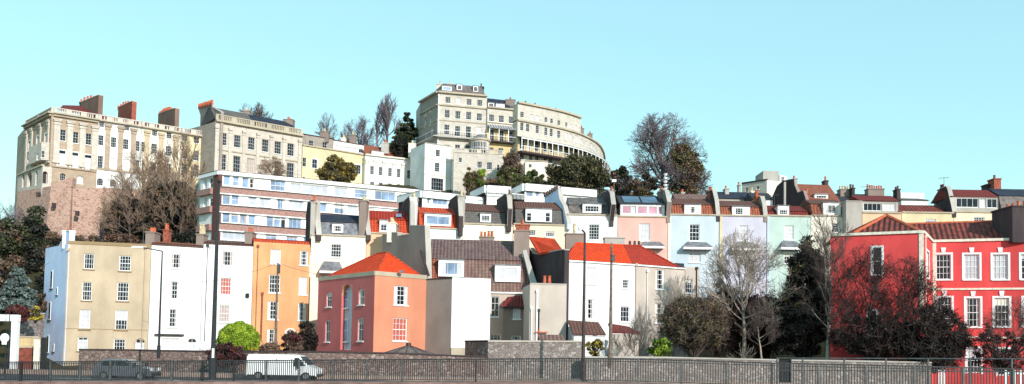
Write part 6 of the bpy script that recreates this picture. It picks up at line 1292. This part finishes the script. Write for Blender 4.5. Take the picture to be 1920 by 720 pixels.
leafy('dark tangled low crown half covering the red wall', 1640, 678, 588, 165, 69.8, 'leaf_black', 9000, .05, 'tangled_tree', 'tree', clumps=230, cr=.10, bottom=.08, mat2='leaf_maroon', f2=.3, twig=10, trunk=.14)
leafy('brown scrub strip at the foot of the rubble bastion', 150, 480, 440, 130, 120, 'leaf_brown', 9000, .11, clumps=60, mat2='leaf_ivy', f2=.5, twig=6, sq=.4, bark='bark')
leafy('thin maroon creeper bush before the red house door', 1880, 700, 600, 130, 66.5, 'leaf_maroon', 3500, .045, clumps=90, cr=.1, twig=8, bark='bark_dark')
# ============================================================ WALLS, FENCES, STREET
rubble_wall('road_wall', 'long low brown rubble wall with dark coping below the beige and white houses', [(148, 656.5, 76), (250, 657.5, 74.5), (385, 660, 72.5), (590, 661, 70.5), (750, 664, 70.3), (915, 671, 70.2)], -1.2, .5, 'rubble_grey', cap='shade_dark_render')
rubble_wall('road_wall', 'pale rubble wall topped with grey stone, between lamp post and dark gate', [(1093, 671, 70), (1240, 671.5, 70), (1460, 676.5, 69)], -1.0, .5, 'rubble_pale', cap='concrete')
rubble_wall('road_wall', 'pale rubble wall section between the dark gate and the red house', [(1484, 677, 68.8), (1600, 678.5, 68), (1747, 681.5, 67)], -1.0, .5, 'rubble_pale', cap='concrete')
rubble_wall('yard_wall', 'tall mottled stone wall in front of the grey extension', [(915, 641, 71.5), (1091, 641.5, 71.2)], -1.0, .6, 'rubble_pale', cap='pinkish_render')
rubble_wall('yard_wall', 'dark angled stone wall running back to the tall mottled wall', [(872, 641, 75.5), (915, 640.5, 71.7)], -1.0, .5, 'rubble_grey', cap='shade_dark_render')
rubble_wall('garden_wall', 'rough stone garden wall left of the blue side wall', [(33, 591, 80), (84, 589, 84)], -1.0, .5, 'rubble_pale', cap='concrete')
rubble_wall('garden_wall', 'low purplish brick wall below the stone garden wall', [(24, 652, 76.5), (70, 652, 77)], -1.0, .4, 'iron_red', cap='coping')
rubble_wall('boundary_wall', 'patch of beige rendered wall below the stone garden wall', [(37, 633, 78), (72, 633, 79.5)], -.8, .4, 'yellow_stone', cap='coping')
# dark double gate in the right wall, and gate posts on the left
t = thing('iron_gate', 'dark boarded gate between the two pale rubble walls', 'gate', tuple(P(1472, 700, 69))); a, b = P(1461, 675, 69.2), P(1483, 676, 69); W_ = Wall(a, b, a.z); m = MB()
for i in range(7): u = W_.L * i / 7; m.wbox(W_, u + .01, u + W_.L / 7 - .015, -.1, W_.zt, -.02, .03, 'black_metal')
m.build('boards', t); m = MB(); m.wbox(W_, 0, W_.L, .3, .42, .031, .08, 'black_metal'); m.wbox(W_, 0, W_.L, W_.zt - .4, W_.zt - .28, .031, .08, 'black_metal'); m.build('gate_rail', t)
t = thing('gate_pier', 'cream gate pier with dark edge beside the blue side wall', 'gate pier', tuple(P(70, 680, 76))); c = P(71, 664, 76); m = MB(); m.box(c, (.5, .5, 2.6), 'trim_cream'); m.build('pier', t); m = MB(); m.box(c + Vector((.5, 0, .1)), (.4, .3, 2.7), 'black_metal'); m.build('gate_leaf', t); m = MB(); m.box(c + Vector((0, 0, 1.38)), (.62, .62, .14), 'coping'); m.build('cap', t)
# white portal at the left edge
a, b = P(-30, 589, 74), P(33, 589, 74); W_ = Wall(a, b, a.z); t = thing('portal_frame', 'white rectangular concrete portal frame at the far end of the road', 'portal', tuple(P(20, 690, 74)))
m = MB(); m.wbox(W_, 0, W_.L, W_.zt - .55, W_.zt, 0, .5, 'paint_white'); m.build('lintel', t)
for u in (W_.L - .5, .1): m = MB(); m.wbox(W_, u, u + .48, -.5, W_.zt - .551, .02, .48, 'paint_white'); m.build('post', t)
# railing along the quay: panels with upright bars between posts
t = thing('quay_railing', 'long grey metal railing with close upright bars along the quay', 'railing', tuple(FTOP[3] - Vector((0, 0, FH))))
seglen = []; pts = [FTOP[0]]
tot = []
for a, b in zip(FTOP[:-1], FTOP[1:]): tot.append((a, b, (b - a).length))
total = sum(x[2] for x in tot)
def along(s):
    for a, b, L in tot:
        if s <= L: return a + (b - a) * (s / L)
        s -= L
    return tot[-1][1]
NP = int(total / 1.95); stepL = total / NP
for i in range(NP):
    p, q = along(i * stepL), along((i + 1) * stepL); 
    dark = P(83, 700, 51).x > p.x
    mt = 'black_metal' if dark else 'fence_grey'
    W_ = Wall(p, q, 0); m = MB(); n = 17; sl = (q.z - p.z)
    def zt_(u): return p.z + sl * u / W_.L
    for (h0, h1, w) in ((-.06, 0, .035), (-.16, -.125, .02), (-1.08, -1.04, .02)):
        m.solid([W_.pt(0, zt_(0) + h0, -w), W_.pt(W_.L, q.z + h0, -w), W_.pt(W_.L, q.z + h0, w), W_.pt(0, zt_(0) + h0, w)], [W_.pt(0, zt_(0) + h1, -w), W_.pt(W_.L, q.z + h1, -w), W_.pt(W_.L, q.z + h1, w), W_.pt(0, zt_(0) + h1, w)], mt)
    for k in range(1, n):
        u = W_.L * k / n; z = zt_(u); m.wbox(W_, u - .019, u + .019, z - 1.05, z - .04, -.015, .015, mt)
    m.build('railing_panel', t)
    m = MB(); w = .055 if dark else .04; m.box(p + Vector((0, .0, -FH / 2 + .0)), (w * 2.4, w * 2.2, FH - .005), 'black_metal' if dark or i % 7 == 3 else 'grey_metal'); m.build('post', t)
# second, taller guard rail at the right
t = thing('guard_rail', 'plain two-rail grey barrier behind the close-barred railing on the right', 'barrier', tuple(P(1700, 716, 44))); prev = None
gp = [P(x, 671.5 + (x - 1460) * .003, 43.5 - (x - 1460) * .006) for x in (1457, 1505, 1583, 1661, 1740, 1819, 1897, 1975)]
for i, p in enumerate(gp):
    m = MB(); m.box(p - Vector((0, 0, .7)), (.07, .07, 1.4), 'grey_metal'); m.build('post', t)
m = MB()
for a, b in zip(gp[:-1], gp[1:]): m.tube(a, b, .03, .03, 'grey_metal', 6)
m.build('top_rail', t); m = MB()
for a, b in zip(gp[:-1], gp[1:]): m.tube(a - Vector((0, 0, .6)), b - Vector((0, 0, .6)), .022, .022, 'grey_metal', 6)
m.build('lower_rail', t)
t = thing('garden_railing', 'low white garden railing in front of the red house', 'railing', tuple(P(1905, 705, 62))); m = MB(); a, b = P(1886, 698, 62), P(1990, 700, 61); W_ = Wall(a, b, a.z)
for k in range(12): u = W_.L * k / 11; m.wbox(W_, u - .06, u + .06, a.z - .9, a.z + .15, -.02, .02, 'paint_white')
m.wbox(W_, 0, W_.L, a.z - .1, a.z, .021, .05, 'paint_white'); m.build('pickets', t)
# lamp posts and poles
def pole(name, label, xt, yt, xb, yb, Y, r, mat, cat, lamp=None, arm=None):
    a, b = P(xb, yb, Y), P(xt, yt, Y); b = Vector((a.x, a.y, b.z)); t = thing(name, label, cat, tuple(a)); m = MB(); k = .55
    m.tube(a, a + (b - a) * .12, r * 1.5, r * 1.5, mat, 10); m.tube(a + (b - a) * .12, b, r, r * k, mat, 10); m.build('post', t); return t, b
t, b = pole('lamp_post', 'very tall dark slender lamp post in front of the white apartment block', 416, 342, 398, 712, 47, .13, 'black_metal', 'lamp post')
m = MB(); m.box(b + Vector((0, 0, .05)), (.2, .35, .1), 'black_metal'); m.build('lamp_head', t)
m = MB(); m.box(P(399.5, 662, 46.8), (.12, .02, .5), 'paint_white'); m.build('number_plate', t)
t, b = pole('lamp_post', 'thin black lamp post with a long sideways arm before the white house', 305, 471, 297, 672, 68, .09, 'black_metal', 'lamp post')
m = MB(); e = P(265, 463.5, 68); m.tube(b, e, .05, .035, 'black_metal', 6); m.build('arm', t); m = MB(); m.box(e + Vector((-.25, 0, 0)), (.9, .3, .14), 'lamp_glass'); m.build('lamp_head', t)
t, b = pole('lamp_post', 'brown lamp post with small hooked head between grey extension and white house', 1098, 437, 1093, 712, 46, .10, 'brown_pole', 'lamp post')
m = MB(); e = b + Vector((-.25, 0, .28)); m.tube(b, e, .05, .04, 'brown_pole', 6); m.build('arm', t); m = MB(); m.tube(e + Vector((0, 0, -.12)), e + Vector((-.02, 0, .1)), .14, .06, 'lamp_glass', 8); m.build('lamp_head', t)
t, b = pole('wooden_pole', 'bare pale wooden pole right of the brown lamp post', 1145, 456, 1144, 690, 64, .14, 'wood_pole', 'pole')
m = MB(); m.box(b + Vector((.12, -.1, -1.1)), (.25, .12, .5), 'grey_metal'); m.build('bracket', t)
t, b = pole('telegraph_pole', 'wooden telegraph pole standing in front of the orange house', 522, 493, 516, 660, 75, .12, 'wood_pole', 'telegraph pole')
m = MB(); m.box(b + Vector((.1, -.05, -.5)), (.22, .16, .8), 'grey_metal'); m.build('junction_box', t)
t2 = thing('telephone_wire', 'dark telephone wire from the telegraph pole to the salmon house', 'wire', tuple(b)); m = MB(); e = P(706, 520, 77); pr = b
for i in range(1, 13):
    f = i / 12; q = b.lerp(e, f); q.z -= 4 * .5 * f * (1 - f); m.tube(pr, q, .018, .018, 'black_metal', 4); pr = q
m.build('strand', t2)
t2 = thing('telephone_wire', 'dark telephone wire from the telegraph pole across the white houses', 'wire', tuple(b)); m = MB(); e = P(300, 530, 78); pr = b
for i in range(1, 13):
    f = i / 12; q = b.lerp(e, f); q.z -= 4 * .6 * f * (1 - f); m.tube(pr, q, .014, .014, 'black_metal', 4); pr = q
m.build('strand', t2)
t, b = pole('sign_post', 'black post with round white traffic sign under the white portal', 9, 612, 9, 700, 66, .05, 'black_metal', 'traffic sign')
c = P(9, 633.5, 65.9); m = MB(); m.tube(c, c + Vector((0, -.03, 0)), .34, .34, 'paint_white', 20); m.build('sign_plate', t); m = MB(); m.box(P(8, 643.5, 65.9), (.36, .03, .2), 'paint_white'); m.build('sub_plate', t)
t, b = pole('thin_pole', 'thin dark pole rising in front of the blue-grey conifer', 16, 508, 14, 690, 70, .045, 'black_metal', 'pole')
for x0, y0, x1, y1, Y, lab in ((1112, 404, 1112, 372, 98, 'aerial'),): pass
def aerial(label, px, py, Y, h=1.6):
    b = P(px, py, Y); t = thing('television_aerial', label, 'aerial', tuple(b)); m = MB(); m.tube(b, b + Vector((0, 0, h)), .03, .025, 'grey_metal', 5)
    m.tube(b + Vector((-.7, 0, h - .1)), b + Vector((.6, 0, h + .05)), .02, .02, 'grey_metal', 4)
    for k in range(6): x = -.6 + k * .22; m.tube(b + Vector((x, -.25, h - .08 + k * .02)), b + Vector((x, .25, h - .08 + k * .02)), .014, .014, 'grey_metal', 4)
    m.build('mast', t)
aerial('television aerial on the stack of the white four-storey house', 268, 462, 84, 2.2); aerial('television aerial on the chimney above the pinkish block', 920, 444, 92.5, 1.2); aerial('television aerial above the small dormer of the blue-slated ivory house', 640, 405, 97, 1.5); aerial('television aerial over the apricot house near the square concrete stack', 1625, 370, 103, 1.3); aerial('television aerial on the dark stack beside the wide glazed dormer', 1770, 352, 103, 1.2); aerial('television aerial above the mint house roof', 1452, 388, 102, 1.4)
aerial('television aerial behind the hipped house chimney', 1122, 372, 103, 1.2)
t = thing('roof_sign', 'small white box on a pole above the solar-panelled roof', 'flue', tuple(P(1151, 366, 103))); b = P(1151, 366, 103); m = MB(); m.tube(b, b + Vector((0, 0, 1.6)), .05, .05, 'wood_pole', 6); m.build('pole', t); m = MB(); m.box(b + Vector((0, 0, 1.7)), (.5, .4, .3), 'paint_white'); m.build('cap', t)
# ------------------------------------------------------------ vehicles
def vehicle(name, label, cat, c, L, Wd, prof, glass, paint, heading=0, wheels=(.17, .82), wr=.33):
    """side profile [(x fraction, z)] swept across the width with tumblehome; nose toward +x"""
    t = thing(name, label, cat, tuple(c)); t.rotation_euler = (0, 0, heading)
    n = len(prof); ys = [(-.5, .93), (-.46, 1), (.46, 1), (.5, .93)]; mb = MB()
    loops = [[Vector((x * L - L / 2, yy * Wd * (1 - max(0, (z - 1.0)) * .10), z if s == 1 else .5 + (z - .5) * .97)) for x, z in prof] for yy, s in ys]
    for a, b in zip(loops[:-1], loops[1:]): mb.solid(a, b, paint, caps=False)
    mb.poly(loops[0], paint); mb.poly(list(reversed(loops[-1])), paint)
    o = mb.build('body', None, t, bevel=.03)
    for side in (-1, 1):
        for g in glass:
            m = MB(); pts = [Vector((x * L - L / 2, side * (Wd * .5 * (1 - max(0, z - 1.0) * .10) + .006), z)) for x, z in g]; m.solid(pts, [p - Vector((0, side * .03, 0)) for p in pts], 'glass'); m.build('side_window', None, t)
        for w in wheels:
            m = MB(); cx = w * L - L / 2; m.tube((cx, side * (Wd / 2 - .2), wr), (cx, side * (Wd / 2 + .012), wr), wr, wr, 'rubber', 18); wo = m.build('wheel', None, t); m = MB(); m.tube((cx, side * (Wd / 2 + .013), wr), (cx, side * (Wd / 2 + .03), wr), wr * .6, wr * .5, 'lead', 12); m.build('hub', None, t).parent = wo
        m = MB(); m.box((L / 2 - .03, side * Wd * .36, .78), (.12, .34, .22), 'lamp_glass'); m.build('headlight', None, t)
        m = MB(); m.box((L * .5 - L * .27, side * (Wd / 2 + .12), 1.12), (.12, .2, .26), 'black_metal'); m.build('wing_mirror', None, t)
    m = MB(); m.box((L / 2 + .02, 0, .42), (.16, Wd * .9, .24), 'black_metal'); m.box((-L / 2 - .01, 0, .42), (.12, Wd * .9, .24), 'black_metal'); m.build('bumper', None, t)
    return t
c = P(534, 710, 64.5); c.z = P(534, 710, 64.5).z
van = vehicle('white_van', 'white panel van driving behind the railing', 'van', c, 5.2, 1.95, [(0, .35), (0, 1.9), (.02, 2.08), (.66, 2.1), (.74, 2.02), (.885, 1.18), (.985, .98), (1, .8), (1, .35)],
   [[(.665, 1.15), (.675, 1.85), (.735, 1.85), (.835, 1.2)]], 'van_white', wheels=(.17, .84), wr=.34)
m = MB(); m.solid([Vector((.752 * 5.2 - 2.6, -.85, 1.93)), Vector((.752 * 5.2 - 2.6, .85, 1.93)), Vector((.872 * 5.2 - 2.6, .9, 1.27)), Vector((.872 * 5.2 - 2.6, -.9, 1.27))], [Vector((.762 * 5.2 - 2.6, -.85, 1.96)), Vector((.762 * 5.2 - 2.6, .85, 1.96)), Vector((.882 * 5.2 - 2.6, .9, 1.30)), Vector((.882 * 5.2 - 2.6, -.9, 1.30))], 'glass'); m.build('windscreen', None, van)
m = MB(); [m.box((x, sd_ * .975, 1.15), (.02, .02, 1.4), 'lead') for x in (-.4, .75, 1.55) for sd_ in (-1, 1)]; m.box((0, 0, .38), (5.0, 1.96, .1), 'black_metal'); m.build('door_seam', None, van)
m = MB(); m.box((-2.61, 0, 1.45), (.03, 1.5, .55), 'glass'); m.build('rear_window', None, van); van.scale = (.98, 1, .88); van.location.z -= .08
c = P(238, 712, 63)
car = vehicle('silver_car', 'silver-grey hatchback passing behind the railing', 'car', c, 4.1, 1.72, [(0, .3), (.0, .85), (.03, 1.0), (.12, 1.38), (.2, 1.46), (.48, 1.46), (.62, 1.3), (.74, .98), (.95, .82), (1, .6), (1, .3)],
   [[(.13, 1.0), (.18, 1.34), (.36, 1.38), (.36, 1.0)], [(.38, 1.0), (.38, 1.38), (.5, 1.37), (.66, 1.02)]], 'car_silver', wheels=(.18, .81), wr=.31)
m = MB(); L = 4.1; m.solid([Vector((.53 * L - L / 2, -.7, 1.44)), Vector((.53 * L - L / 2, .7, 1.44)), Vector((.725 * L - L / 2, .75, 1.05)), Vector((.725 * L - L / 2, -.75, 1.05))], [Vector((.54 * L - L / 2, -.7, 1.46)), Vector((.54 * L - L / 2, .7, 1.46)), Vector((.735 * L - L / 2, .75, 1.07)), Vector((.735 * L - L / 2, -.75, 1.07))], 'glass'); m.build('windscreen', None, car)
